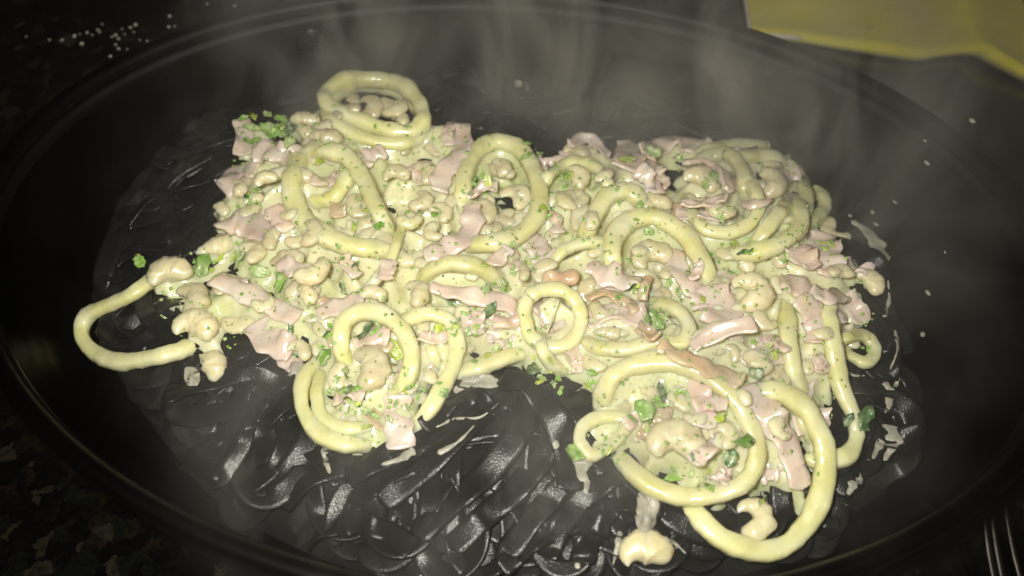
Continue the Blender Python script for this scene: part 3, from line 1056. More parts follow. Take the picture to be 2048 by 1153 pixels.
ham([(1176, 602), (1215, 588), (1255, 605), (1275, 625)], 30, 'tan ham fold standing between the thread ring and the folded leaf', 'ham_orange', lift=.003, edge=.5)
ham([(1170, 650), (1230, 635), (1300, 645)], 46, 'pale ham sheet inside the half squid ring')
shrimp(1215, 665, 80, 1.5, 'flat brown-edged shrimp inside the half squid ring', curl=2.0, orange=.8)
ham([(1420, 570), (1440, 620), (1430, 660)], 74, 'wide pale ham sheet beside the round shrimp coil', lift=.001)
shrimp(1498, 580, 108, .6, 'round shrimp coil beside the ham sheets', curl=4.9, orange=.35, lift=.003, fat=.72)
squid([(1165, 680), (1200, 696), (1255, 698), (1310, 686), (1362, 685), (1378, 655), (1352, 620), (1312, 608)], 37, 'half squid ring curving round the folded leaf', plane=.7, lift=.004)
ham([(560, 690), (575, 720), (610, 745)], 36, 'ham tail dipping onto the bare pasta beside the hook of squid')
ham([(512, 640), (540, 680), (585, 700)], 62, 'thick ham fold at the edge above bare pasta', lift=.002)
ham([(430, 555), (490, 585), (560, 615), (600, 640)], 46, 'long flat ham strip near the paired shrimp', lift=.003)
shrimp(580, 515, 78, 1.1, 'shrimp tail end running under the wide squid arc', curl=2.0, orange=.7)
shrimp(625, 540, 92, -.5, 'knobby shrimp curling round a leaf', curl=3.8, orange=.45, lift=.003)
shrimp(610, 590, 72, 1.0, 'yellow-green shrimp next to the knobby shrimp', curl=3.6, orange=.2, lift=.001)
ham([(640, 630), (690, 605), (730, 600)], 40, 'ham fold behind the hook of squid', lift=.001)
shrimp(745, 590, 72, 2.0, 'pale shrimp behind the long squid loop', curl=3.8, orange=.2)
shrimp(830, 585, 82, .4, 'pale shrimp between the squid chunk and the long squid loop', curl=3.4, orange=.25)
shrimp(595, 700, 66, 1.2, 'translucent shrimp at the edge above the left lip of bare pasta', curl=3.6, orange=.2)
# --- arm of shrimp and the lone ring
squid([(300, 562), (262, 590), (215, 612), (176, 632), (164, 668), (190, 706), (240, 724), (300, 716), (352, 704)], 41, 'lone squid ring hanging out over bare pasta',
      plane=1.0, lift=.008, ends=(.8, 1.1), dive=.011)
shrimp(430, 495, 100, 1.9, 'tan speckled shrimp lying along the arm of the heap', curl=1.9, orange=.7)
shrimp(335, 550, 112, 2.3, 'wrinkled pinkish shrimp where the lone ring enters the heap', curl=3.6, orange=.35, lift=.002, fat=.74)
shrimp(380, 600, 106, .8, 'upper of the paired shrimp by the lone squid ring', curl=3.8, orange=.5, lift=.003, fat=.74)
shrimp(385, 655, 112, 1.6, 'lower of the paired shrimp by the lone squid ring', curl=3.4, orange=.3, lift=.002, fat=.74)
shrimp(422, 733, 106, 1.0, 'single tan shrimp lying on the bare pasta below the paired shrimp', curl=3.4, orange=.75, fat=.74)
# --- near clump with the hook of squid
squid([(640, 722), (612, 748), (602, 785), (608, 825), (636, 865), (690, 888), (748, 885)], 46, 'squid arc along the bottom of the clump with the plump shrimp', plane=.6, lift=.001, ends=(.8, 1))
squid([(642, 745), (634, 790), (645, 835), (690, 858), (748, 852)], 34, 'inner squid arc cupping green sauce under the plump shrimp', plane=.6, lift=.002)
squid([(845, 670), (865, 710), (870, 745)], 30, 'short squid piece inside the long squid loop', plane=.4)
squid([(815, 640), (860, 628), (900, 646), (914, 692), (902, 742), (872, 798), (838, 850)], 40, 'long squid loop beside the bare pasta', plane=.7, lift=.004)
shrimp(735, 735, 118, .9, 'plump shrimp cupped by a hook of squid', curl=4.4, orange=.2, lift=.003, fat=.74)
squid([(682, 695), (686, 648), (720, 625), (768, 630), (806, 664), (822, 704), (818, 748), (800, 775)], 43, 'hook of squid arching over the plump shrimp', plane=.7, lift=.006)
ham([(800, 790), (800, 840), (806, 895)], 54, 'ham strip hanging onto the pasta from the clump with the plump shrimp', lift=.003)
squid([(922, 748), (965, 732), (1010, 716), (1052, 704)], 44, 'straight squid piece at the top of the bare pasta patch', plane=.5, lift=.002, ends=(.9, 1.05))
ham([(985, 650), (1005, 670), (1025, 690)], 60, 'ham sheet beside the small ring with a thread', lift=.001)
ham([(990, 640), (1030, 640), (1060, 600)], 30, 'narrow ham fold pointing at the small ring with a thread', lift=.003)
ham([(1080, 610), (1110, 640), (1130, 660)], 52, 'pale ham seen through the small ring with a thread', lift=-.001)
ring_thread = squid([(1052, 645), (1050, 612), (1070, 586), (1110, 578), (1146, 596), (1162, 632), (1154, 668), (1128, 692), (1090, 692), (1060, 672)], 35,
                    'small squid ring crossed by a thread of sinew', closed=True, plane=.85, lift=.006)
squid([(1085, 700), (1100, 725), (1125, 742)], 34, 'short squid tail below the small ring with a thread', plane=.4, lift=.001)
ham([(1140, 690), (1155, 715), (1160, 745)], 40, 'pink ham knob below the half squid ring')
# --- right side
ham([(1588, 495), (1605, 520), (1620, 545)], 62, 'rounded ham sheet under the glossy squid arc', lift=.002)
ham([(1640, 465), (1655, 505), (1662, 555)], 58, 'ham strip with green herbs at the edge by the cream crescent', lift=.002)
shrimp(1735, 562, 84, .9, 'rough tan shrimp at the edge between two black ribbons', curl=3.4, orange=.6, fat=.74)
ham([(1555, 560), (1600, 575), (1650, 600), (1665, 650)], 60, 'upper of the overlapping ham sheets by the cream puddle', lift=.003)
ham([(1595, 590), (1630, 640), (1650, 695)], 62, 'lower of the overlapping ham sheets by the cream puddle', lift=.005)
ham([(1690, 590), (1712, 620), (1725, 650)], 42, 'narrow ham strip beside the rough tan shrimp', lift=.001)
squid([(1575, 635), (1578, 690), (1590, 750), (1612, 790)], 42, 'upright squid strap beside the overlapping ham sheets', plane=.6, lift=.001)
squid([(1658, 640), (1668, 700), (1682, 770), (1706, 830), (1714, 872), (1700, 905), (1672, 922), (1645, 925)], 42, 'long squid strap dropping onto the pasta by the cream puddles', plane=.6, lift=.003, dive=.005)
squid([(1695, 675), (1728, 672), (1750, 700), (1735, 725), (1705, 715)], 30, 'small split squid ring at the edge below the rough tan shrimp', plane=.6)
shrimp(1440, 660, 130, 1.75, 'long orange-edged shrimp in front of the wide ham sheet', curl=2.0, orange=.9, lift=.003, fat=.36)
ham([(1380, 695), (1440, 672), (1510, 650)], 34, 'ham strip lying along the long orange-edged shrimp', lift=.002)
shrimp(1510, 728, 100, 1.2, 'tan shrimp carrying a dark leaf', curl=3.0, orange=.55, lift=.001, fat=.74)
# --- big near rings
shrimp(1300, 800, 80, .3, 'pale shrimp under herbs inside the big squid ring', curl=3.8, orange=.2)
squid([(1600, 800), (1605, 845), (1625, 890)], 26, 'thin squid strip inside the largest ring', plane=.4)
ham([(1395, 760), (1402, 810), (1412, 860)], 44, 'narrow pink ham strip inside the big squid ring', lift=.001)
ham([(1425, 860), (1440, 920), (1430, 960)], 54, 'ham sheet inside the big squid ring beside the knobbly shrimp')
shrimp(1350, 890, 140, 2.0, 'knobbly shrimp inside the big squid ring', curl=4.8, orange=.25, lift=.003, fat=.76)
shrimp(1560, 935, 82, 1.3, 'yellow shrimp under the long pink ham strip', curl=2.6, orange=.3)
shrimp(1505, 1035, 104, .4, 'round tan shrimp lying inside the bottom of the largest ring', curl=4.9, orange=.45, fat=.76)
squid([(1500, 785), (1560, 785), (1615, 825), (1648, 898), (1644, 978), (1615, 1048), (1560, 1098), (1498, 1100), (1440, 1076), (1392, 1030)], 52,
      'largest squid ring reaching over the pasta with a tan shrimp inside', plane=.8, lift=.003, dive=.0075)
ham([(1495, 770), (1540, 835), (1575, 900), (1600, 985)], 66, 'long pink ham strip inside the largest ring', lift=.003, ends=(1.1, .7))
squid([(1205, 800), (1222, 757), (1270, 730), (1335, 724), (1402, 745), (1462, 792), (1500, 850), (1514, 910), (1494, 960), (1440, 988), (1370, 994), (1300, 972), (1235, 915)], 47,
      'big squid ring heaped with herbs and the knobbly shrimp', plane=.8, lift=.005)
ham([(1320, 690), (1365, 720), (1430, 745), (1490, 770)], 38, 'orange ham strip draped over the big squid ring', 'ham_orange', lift=.003)
shrimp(1485, 795, 62, .7, 'small tan shrimp resting on the shoulder of the big squid ring', curl=2.6, orange=.7, lift=.002)
squid([(1160, 885), (1168, 852), (1208, 834), (1250, 840), (1246, 866), (1218, 893), (1182, 910)], 32, 'small pinched squid ring beside the bare pasta patch', closed=True, plane=.8, lift=.002)
shrimp(1285, 1108, 150, 1.7, 'tan shrimp alone on the pasta near the rim', curl=3.2, orange=.6, fat=.74)
shrimp(1290, 1035, 46, .2, 'small cream-covered scrap linking the lone tan shrimp to the big ring', curl=3.0, orange=.1)

# --- small pieces lying inside the rings and over the joints
IN2 = [(1290, 870), (1400, 905), (1425, 800), (1262, 800), (1345, 765), (1455, 950), (1385, 835), (1310, 935), (1275, 840), (1440, 870), (700, 800), (765, 795), (742, 690), (680, 760), (720, 840), (770, 850),
       (1275, 490), (1335, 545), (1440, 425), (1470, 415), (1405, 400), (1570, 350), (1500, 400), (1250, 650), (1290, 670), (1010, 440), (975, 395), (1040, 350), (985, 450), (1390, 545), (1450, 510), (1400, 605),
       (1535, 640), (1560, 690), (1640, 730), (1620, 690), (1470, 700), (1540, 760), (860, 680), (885, 730), (850, 760), (650, 360), (690, 450), (660, 440), (720, 410), (620, 470), (1100, 440), (1140, 470), (1130, 400),
       (1200, 350), (1160, 360), (1350, 350), (1080, 540), (1010, 520), (780, 540), (840, 540), (700, 540), (960, 650), (1560, 850), (1570, 920), (1540, 960), (1600, 720), (1200, 720), (1110, 640), (740, 220), (790, 210), (690, 225),
       (500, 430), (540, 480), (590, 430), (520, 600), (470, 540), (640, 690), (1220, 620), (1330, 600), (1470, 640), (1660, 580), (1690, 540), (1640, 660)]
for q, (x, y) in enumerate(IN2):
    if q % 4 == 3: continue
    x += frng.uniform(-10, 10)
    y += frng.uniform(-8, 8)
    if frng.random() < .66:
        shrimp(x, y, frng.uniform(50, 80), frng.uniform(0, 6.28), 'small sauce-coated shrimp piece near ' + near(x, y), curl=frng.uniform(3.2, 5.0), lift=-.0003, sink=.8, squash=.65, orange=frng.uniform(.05, .6),
               fat=frng.uniform(.65, .85), tiltx=frng.uniform(-.5, .5), tilty=frng.uniform(-.4, .4))
    else:
        a = frng.uniform(0, 6.28)
        l_ = frng.uniform(20, 38)
        ham([(x - l_ * math.cos(a), y - .7 * l_ * math.sin(a)), (x + frng.uniform(-8, 8), y + frng.uniform(-8, 8)), (x + l_ * math.cos(a), y + .7 * l_ * math.sin(a))],
            frng.uniform(22, 40), 'small sauce-coated ham scrap near ' + near(x, y), material='ham' if frng.random() < .86 else 'ham_orange', lift=.001)

# the thread of sinew across the small ring
th = place([(1118, 598), (1105, 640), (1092, 668)], 14, False, .5, 3, .001, 0, .004)
V, F = sweep(th, np.full(14, .0007), np.full(14, .0006), None, 6, 2, jit=0)
t_ = mesh_obj('sinew_thread', V, F, 'squid', parent=ring_thread, attr=np.zeros(len(V)))

# ------------------------------------------------------------------ cream sauce settling between everything
bvh = BVHTree.FromPolygons([tuple(v) for v in np.vstack(BVH_V)], BVH_F)
edge_n = 0.0022 * vnoise(0.0035, 11) + 0.0014 * vnoise(0.0016, 12)
inside = tsd + edge_n
SS = 0.0007
sx_ = np.arange(XX[tsd > -0.008].min(), XX[tsd > -0.008].max(), SS)
sy_ = np.arange(YY[tsd > -0.008].min(), YY[tsd > -0.008].max(), SS)
SXX, SYY = np.meshgrid(sx_, sy_)
INS = samp(inside, SXX.ravel(), SYY.ravel()).reshape(SXX.shape)
REAL = np.full(SXX.shape, np.nan)
DOWN = Vector((0, 0, -1))
for j in range(SXX.shape[0]):
    for i in range(SXX.shape[1]):
        if INS[j, i] > -0.009:
            l_, *_r = bvh.ray_cast(Vector((SXX[j, i], SYY[j, i], 0.2)), DOWN, 0.3)
            if l_ is not None: REAL[j, i] = l_.z
HF = samp(HM0, SXX.ravel(), SYY.ravel()).reshape(SXX.shape)
REAL = np.where(np.isnan(REAL), HF, REAL)


def blur2(A, sig):
    r = int(3 * sig / SS) + 1
    k_ = np.exp(-0.5 * (np.arange(-r, r + 1) * SS / sig) ** 2)
    k_ /= k_.sum()
    B = np.pad(A, r, mode='edge')
    B = np.apply_along_axis(lambda v: np.convolve(v, k_, 'valid'), 0, B)
    return np.apply_along_axis(lambda v: np.convolve(v, k_, 'valid'), 1, B)


def n2(sc, seed):
    B = blur2(np.random.default_rng(seed).standard_normal(SXX.shape), sc)
    return B / B.std()


# fine skin in the joints (thicker here, thinner there) over a deeper pool
REALC = np.minimum(REAL, blur2(REAL, 0.009) + 0.0010)
skin = blur2(REALC, 0.0018) + 0.0001 + 0.00045 * n2(0.005, 13) + 0.00030 * n2(0.0014, 14)
pool = blur2(np.minimum(REALC, blur2(REALC, 0.006)), 0.003) - 0.0008 + 0.0006 * n2(0.003, 15) + 0.0006 * n2(0.0014, 16)
lev = np.maximum(skin, pool)
bt = np.clip((INS + 0.002) / 0.008, 0, 1)
bt = bt * bt * (3 - 2 * bt)
lev = bt * lev + (1 - bt) * (np.minimum(blur2(HF, 0.002), REAL) - 0.0045)
selm = INS > -0.004
for (x, y, rx, ry) in [(1020, 385, 34, 24), (480, 655, 34, 26), (820, 500, 22, 8), (950, 690, 28, 10), (715, 655, 30, 12), (1665, 850, 26, 50), (250, 655, 60, 50), (1615, 880, 12, 36), (930, 770, 40, 10)]:
    c = at_z(x, y, 0.034)[0]
    k_ = float(pxm(c)[0])
    q = np.hypot((SXX - c[0]) / (rx * k_), (SYY - c[1]) / (ry * k_ / 0.72))
    lev = lev - 0.008 * np.clip(1.25 - q + 0.12 * n2(0.002, 17), 0, 1)
idx = -np.ones(selm.shape, int)
idx[selm] = np.arange(selm.sum())
SV = np.stack([SXX[selm], SYY[selm], lev[selm]], 1)
a_, b_, c_, d_ = idx[:-1, :-1], idx[:-1, 1:], idx[1:, 1:], idx[1:, :-1]
ok = (a_ >= 0) & (b_ >= 0) & (c_ >= 0) & (d_ >= 0)
SF = np.stack([a_[ok], b_[ok], c_[ok], d_[ok]], 1)
tag(mesh_obj('cream_sauce', SV, SF.tolist(), 'sauce', solid=True), 'creamy herb sauce pooled between the squid, shrimp and ham', 'sauce', kind='stuff')

bvh = BVHTree.FromPolygons([tuple(v) for v in np.vstack(BVH_V)], BVH_F)


def cast(px, py):
    d = Vector(rays([px], [py])[0]).normalized()
    loc, nor, *_ = bvh.ray_cast(Vector(CAMP), d, 2.0)
    if loc is None: return None, None
    if nor.dot(d) > 0: nor = -nor
    return loc, nor


def frame(nor, ang):
    nor = nor.normalized()
    t = nor.orthogonal().normalized()
    t = Matrix.Rotation(ang, 3, nor) @ t
    return t, nor.cross(t), nor


# ------------------------------------------------------------------ white cream puddles, drops on the glass
def puddle(pxs, label, thick=0.0011, name='cream_puddle', group='cream puddles on the pasta'):
    """irregular thick skin of cream lying over whatever is under it"""
    thick = thick * 0.45
    pxs = np.array(pxs, float)
    c = catmull(pxs, 46, True)
    cpx = c.mean(0)
    sd = random.uniform(0, 90)
    for q in range(46):
        c[q] = cpx + (c[q] - cpx) * (1 + .32 * noise.noise(Vector((c[q][0] * .04, c[q][1] * .05, sd))))
    rings = [(1.0, -0.0006), (0.96, 0.25 * thick), (0.82, 0.7 * thick), (0.6, 0.9 * thick), (0.3, 1.0 * thick)]
    H = []
    for s_, dz in rings:
        for x, y in c:
            l_, n_ = cast(*(cpx + (np.array([x, y]) - cpx) * s_))
            H.append(l_.z if l_ is not None else 0.02)
    l_, n_ = cast(*cpx)
    H.append(l_.z if l_ is not None else 0.02)
    H = np.array(H)
    med = np.median(H)
    H = np.clip(H, med - .0022, med + .0022)
    V, F = [], []
    q = 0
    m_ = 46
    for s_, dz in rings:
        hz = smooth1(H[q:q + m_], 1, True)
        xy = cpx + (c - cpx) * s_
        P = at_z(xy[:, 0], xy[:, 1], hz + dz)
        V.extend(list(P))
        q += m_
    V.append(at_z(cpx[0], cpx[1], H[-1] + thick)[0])
    for r_ in range(len(rings) - 1):
        for i in range(m_):
            j = (i + 1) % m_
            F.append((r_ * m_ + i, r_ * m_ + j, (r_ + 1) * m_ + j, (r_ + 1) * m_ + i))
    l0 = (len(rings) - 1) * m_
    for i in range(m_):
        F.append((l0 + i, l0 + (i + 1) % m_, len(V) - 1))
    return tag(mesh_obj(name, V, F, 'cream'), label, 'sauce', group)


puddle([(1278, 990), (1310, 985), (1315, 1040), (1295, 1070), (1272, 1050)], 'cream trail from the big ring down to the lone tan shrimp', .002)
puddle([(370, 735), (400, 745), (395, 775), (370, 770)], 'cream smear under the single tan shrimp')
puddle([(945, 742), (1000, 765), (985, 778), (940, 775), (905, 790), (910, 770)], 'green-white cream film under the straight squid piece', .0008)
puddle([(1105, 885), (1114, 880), (1118, 892), (1109, 898)], 'round cream spot on the ribbon beside the pinched squid ring')
puddle([(1148, 1127), (1158, 1125), (1160, 1137), (1150, 1138)], 'round cream spot beside the lone tan shrimp')
puddle([(1030, 162), (1042, 162), (1043, 174), (1031, 174)], 'round cream spot on a ribbon behind the topping')

def streak(pxs, wpx, label):
    c = catmull(pxs, 22)
    z = []
    for x, y in c:
        l_, n_ = cast(x, y)
        z.append(l_.z if l_ is not None else .02)
    z = smooth1(np.clip(z, np.median(z) - .003, np.median(z) + .003), 3)
    p3 = at_z(c[:, 0], c[:, 1], z + .0001)
    t = np.linspace(0, 1, 22)
    sd = random.uniform(0, 90)
    w = float(np.mean(pxm(p3))) * wpx * (1 - .75 * t) * np.array([1 + .5 * noise.noise(Vector((i * .35, sd, 0))) for i in range(22)])
    V, F = sweep(p3, w, np.full(22, .0007), None, 10, 2.0, jit=.25, seed=sd)
    tag(mesh_obj('cream_streak', V, F, 'cream'), label, 'sauce', 'cream streaks on the pasta')


streak([(1762, 524), (1755, 495), (1738, 466), (1702, 441)], 40, 'white cream crescent at the edge beside the rough tan shrimp')
streak([(1790, 852), (1786, 885), (1768, 922)], 46, 'largest white cream puddle on black pasta near the end of the long squid strap')
streak([(1764, 880), (1754, 898), (1746, 918)], 24, 'short cream side streak touching the largest cream puddle')
streak([(1715, 952), (1706, 972), (1696, 990)], 30, 'small white cream puddle on black pasta below the largest puddle')
streak([(1770, 764), (1784, 780), (1800, 752)], 18, 'forked white cream streak on black pasta above the largest puddle')
streak([(1780, 796), (1778, 812), (1770, 826)], 22, 'thin cream film patch between the forked streak and the largest puddle')
streak([(600, 725), (585, 742), (578, 752)], 26, 'cream lip at the ham tail on the bare pasta')
streak([(648, 890), (652, 920), (660, 948)], 22, 'pointed cream drip under the squid arc of the plump shrimp clump')
streak([(830, 900), (800, 918), (762, 930)], 24, 'cream smear under the hanging ham strip')
streak([(1165, 915), (1165, 950), (1174, 990)], 40, 'creamy tip hanging below the small pinched squid ring')
streak([(1240, 1062), (1234, 1095), (1226, 1130)], 18, 'cream smear beside the tan shrimp alone near the rim')
streak([(1325, 1078), (1348, 1086), (1372, 1108)], 14, 'thin cream fork beside the tan shrimp alone near the rim')
streak([(1768, 635), (1778, 600), (1776, 560)], 12, 'cream streak hugging the rough tan shrimp')
streak([(870, 855), (910, 838), (960, 835), (1000, 805)], 9, 'thin cream line along a diagonal ribbon below the long squid loop')
streak([(875, 908), (915, 885), (950, 850)], 12, 'cream line on the edge of a diagonal ribbon in the bare patch')
streak([(1790, 660), (1795, 700), (1780, 740)], 10, 'faint cream line at the outer edge of the ribbons beyond the rough tan shrimp')
streak([(1690, 735), (1705, 750), (1730, 752)], 12, 'pale cream curl below the small split squid ring')

# drops that ran onto the inside of the dish
from_dish = []


def wall_z(px, py):
    """where a sight line meets the inner face of the dish"""
    d = rays([px], [py])[0]
    ca, sa = math.cos(DROT), math.sin(DROT)
    inn = sorted([(d_, z_) for d_, z_ in prof[10:]], key=lambda q: q[1])
    zs = np.array([q[1] for q in inn])
    ds = np.array([q[0] for q in inn])
    for z in np.linspace(0.058, 0.0058, 400):
        p = CAMP + d * ((z - CAMP[2]) / d[2])
        x, y = p[0] - CX, p[1] - CY
        x, y = x * ca + y * sa, -x * sa + y * ca
        off = np.interp(z, zs, ds)
        if (x / (DA - off)) ** 2 + (y / (DB - off)) ** 2 > 1 and z < 0.057:
            return p
        if z < 0.0062:
            return p
    return p


for (x, y, s) in [(1944, 243, 12), (1854, 327, 10), (1845, 670, 11), (1790, 405, 8), (1745, 425, 9), (1856, 587, 10), (1752, 450, 8), (1850, 282, 7), (1890, 505, 5), (1700, 432, 8), (205, 95 + 400, 6)]:
    p = wall_z(x, y)
    r0 = float(pxm(p)[0]) * s / 2
    bm = bmesh.new()
    bmesh.ops.create_uvsphere(bm, u_segments=12, v_segments=8, radius=1)
    V = np.array([list(v.co) for v in bm.verts])
    F = [tuple(v.index for v in f.verts) for f in bm.faces]
    bm.free()
    q = random.uniform(-.5, .5)
    V = V * np.array([r0, r0 * random.uniform(1.1, 1.7), r0 * .6])
    V[:, 0] += V[:, 1] * q
    V += p[None] + np.array([0, 0, r0 * .25])
    tag(mesh_obj('sauce_drop', V, F, 'cream'), 'tiny white drop of cream splashed on the bare inside of the glass dish', 'sauce drop', 'cream drops on the glass')

# clear bead added high on the far wall to catch the flash glint
pw = wall_z(628, 82)
ca_, sa_ = math.cos(DROT), math.sin(DROT)
lx, ly = (pw[0] - CX) * ca_ + (pw[1] - CY) * sa_, -(pw[0] - CX) * sa_ + (pw[1] - CY) * ca_
nl = Vector((-lx / DA ** 2, -ly / DB ** 2, 0)).normalized()
nw_ = Vector((nl.x * ca_ - nl.y * sa_, nl.x * sa_ + nl.y * ca_, 0.22)).normalized()
t1, t2, nn_ = frame_ = (nw_.orthogonal().normalized(), nw_.cross(nw_.orthogonal().normalized()), nw_)
V, F = [], []
nr_, na_ = 9, 28
for i in range(nr_):
    f_ = i / (nr_ - 1)
    for j in range(na_):
        a = 6.283185 * j / na_
        rr = 0.0075 * f_ * (1 + .18 * noise.noise(Vector((math.cos(a) * 1.3, math.sin(a) * 1.3, 4))))
        V.append(np.array(Vector(pw) + t1 * (rr * math.cos(a)) + t2 * (rr * math.sin(a)) + nn_ * (.0019 * (1 - f_ ** 2) - .0003)))
for i in range(nr_ - 1):
    for j in range(na_):
        F.append((i * na_ + j, (i + 1) * na_ + j, (i + 1) * na_ + (j + 1) % na_, i * na_ + (j + 1) % na_))
m, nt, b = mat('glint_bead_clear')
b.inputs['Base Color'].default_value = (0.9, 0.9, 0.88, 1)
b.inputs['Transmission Weight'].default_value = 1
b.inputs['IOR'].default_value = 1.5
n_ = noise_node(nt, 300, 3, 0.6)
r_ = ramp(nt, n_.outputs['Fac'], [(0.3, (0.16,) * 3), (0.7, (0.40,) * 3)])
nt.links.new(r_.outputs[0], b.inputs['Roughness'])
M['wet'] = m  # material of the bead added for the glint
tag(mesh_obj('glint_bead', V, F, 'wet'), 'clear bead added on the far inner glass wall for the flash glint', 'water drop')

# ------------------------------------------------------------------ chopped herbs
HG = 'chopped herbs on the topping'


def leaf(px, py, size, label, material='herb', ang=None, fold=0.3, long=1.6, lift=0.0004, name='herb_leaf', group=HG):
    loc, nor = cast(px, py)
    if loc is None: return
    ang = random.uniform(0, 6.28) if ang is None else ang
    nor = (nor + Vector((random.uniform(-.35, .35), random.uniform(-.35, .35), .6))).normalized()
    t, b2, nn = frame(nor, ang)
    k_ = float(pxm(np.array(loc))[0])
    L, Wd = k_ * size, k_ * size * .95 / (long * 1.25)
    nu, nv = 7, 5
    V, F = [], []
    sd = random.uniform(0, 99)
    for side in (1, -1):
        for i in range(nu):
            u = i / (nu - 1) * 2 - 1
            hw = math.sqrt(max(0, 1 - abs(u) ** 2.4)) * (1 + .55 * noise.noise(Vector((u * 3.1, sd, 0)))) * .5 + .03
            for j in range(nv):
                v = j / (nv - 1) * 2 - 1
                z = fold * Wd * .5 * abs(v) ** 1.3 + .18 * L * noise.noise(Vector((u * 1.3, v, sd))) - .05 * L * u * u
                vv = v * hw * (1 + .85 * noise.noise(Vector((u * 4.5, v * 2, sd + 5))))
                p = Vector(loc) + t * (u * L / 2) + b2 * (vv * Wd) + nn * (z + lift + side * .00022)
                V.append(tuple(p))
    off = nu * nv
    for i in range(nu - 1):
        for j in range(nv - 1):
            q = i * nv + j
            F.append((q, q + nv, q + nv + 1, q + 1))
            F.append((off + q, off + q + 1, off + q + nv + 1, off + q + nv))
    rim = [i * nv for i in range(nu)] + [(nu - 1) * nv + j for j in range(1, nv)] + [i * nv + nv - 1 for i in range(nu - 2, -1, -1)] + [j for j in range(nv - 2, 0, -1)]
    for a in range(len(rim)):
        c, d = rim[a], rim[(a + 1) % len(rim)]
        F.append((c, off + c, off + d, d))
    o = mesh_obj(name, V, F, material)
    return tag(o, label, 'herb', group)


leaf(1318, 640, 52, 'bright folded green leaf tucked into the half squid ring', 'herb', ang=1.4, fold=1.3, long=1.5, lift=.003)
leaf(1298, 605, 42, 'dark curled leaf sliver just behind the bright folded leaf', 'herb_dark', ang=.8, long=4, lift=.002)
leaf(1515, 745, 34, 'small dark green leaf on the tan shrimp', 'herb_dark', long=1.2, lift=.001)
leaf(1725, 840, 60, 'dark curled leaf lying across the long squid strap and the pasta', 'herb_dark', ang=0.3, long=1.8, lift=.002)
leaf(1700, 843, 34, 'rolled dark green leaf end on the long squid strap', 'herb_dark', ang=0.1, long=2.0, lift=.002)
leaf(283, 525, 36, 'green leaf poking out behind the wrinkled pinkish shrimp', 'herb', long=1.2, lift=.001)
leaf(1155, 905, 52, 'bright green herb shred under the small pinched squid ring', 'herb', ang=1.5, long=1.5, lift=.001)
leaf(1288, 825, 50, 'broad translucent green leaf beside the pinched squid ring', 'herb', long=1.2, lift=.002)
leaf(1318, 792, 44, 'dark green stem piece inside the big squid ring', 'herb_dark', ang=.9, long=2.2, lift=.003)
leaf(1455, 915, 40, 'dark cut leaf beside the ham sheet in the big squid ring', 'herb_dark', ang=.4, long=1.2, lift=.002)
leaf(1475, 885, 52, 'bright green folded leaf in the corner of the big squid ring', 'herb', ang=-.5, long=1.6, fold=.9, lift=.002)
leaf(1345, 955, 60, 'long green leaf along the bottom of the big squid ring', 'herb', ang=-.4, long=2.6, lift=.002)
leaf(1440, 845, 40, 'yellow-green scallion piece behind the knobbly shrimp', 'scallion', long=1.6, lift=.002)
leaf(570, 560, 62, 'green leaf circled by the knobby shrimp', 'herb', ang=.5, long=1.7, lift=.001)
leaf(520, 545, 44, 'pale leaf beside the green leaf circled by shrimp', 'herb_pale', lift=.001)
leaf(485, 512, 70, 'grey-green leaf along the tan speckled shrimp', 'herb_pale', ang=.3, long=1.9, lift=.001)
leaf(410, 535, 55, 'green leaf shreds between the wrinkled shrimp and the flat ham strip', 'herb', ang=.6, long=1.6, lift=.002)
leaf(690, 578, 30, 'small dark green leaf near the thin slanting squid strip', 'herb_dark', ang=1.2, long=2, lift=.001)
leaf(578, 665, 34, 'dark green chive stick on the thick ham fold', 'herb_dark', ang=.8, long=2.4, lift=.002)
leaf(905, 610, 38, 'dark green leaf below the short thick squid chunk', 'herb_dark', ang=1.5, long=1.5, lift=.002)
leaf(980, 618, 46, 'olive leaf under the narrow ham fold', 'herb_dark', ang=.2, long=2, lift=.001)
leaf(1072, 745, 44, 'dark green leaf at the lip above the bare pasta patch', 'herb_dark', long=1.3, lift=.001)
leaf(738, 662, 58, 'dark green strip behind the hook of squid', 'herb_dark', ang=.2, long=2.4, lift=.001)
leaf(790, 700, 56, 'yellow-green scallion slice inside the hook of squid', 'scallion', ang=1.3, long=1.8, lift=.001)
leaf(884, 662, 34, 'yellow-green round scallion slice on the long squid loop', 'scallion', long=1.1, lift=.002)
leaf(650, 722, 46, 'bright green scallion shred beside the plump shrimp', 'herb', ang=.2, long=1.6, lift=.002)
leaf(1255, 325, 34, 'yellow-green scallion slice on the pointed ham triangle', 'scallion', long=1.0, lift=.001)
leaf(1300, 312, 36, 'pale green pea-like herb bud by the pale ham flap', 'herb_pale', long=1.0, fold=.9, lift=.001)
leaf(640, 325, 30, 'shiny yellow-green scallion piece on the end of the long split shrimp', 'scallion', lift=.001)
for q in range(26):
    leaf(538 + random.gauss(0, 24), 266 + random.gauss(0, 17), random.uniform(14, 36), 'crumpled green leaf in the bright herb clump at the corner of the heap', random.choice(['herb', 'herb', 'herb_pale', 'herb_pale', 'scallion', 'herb_dark']), long=random.uniform(1.2, 2.2), fold=random.uniform(.2, 1.2), lift=random.uniform(.0005, .003))
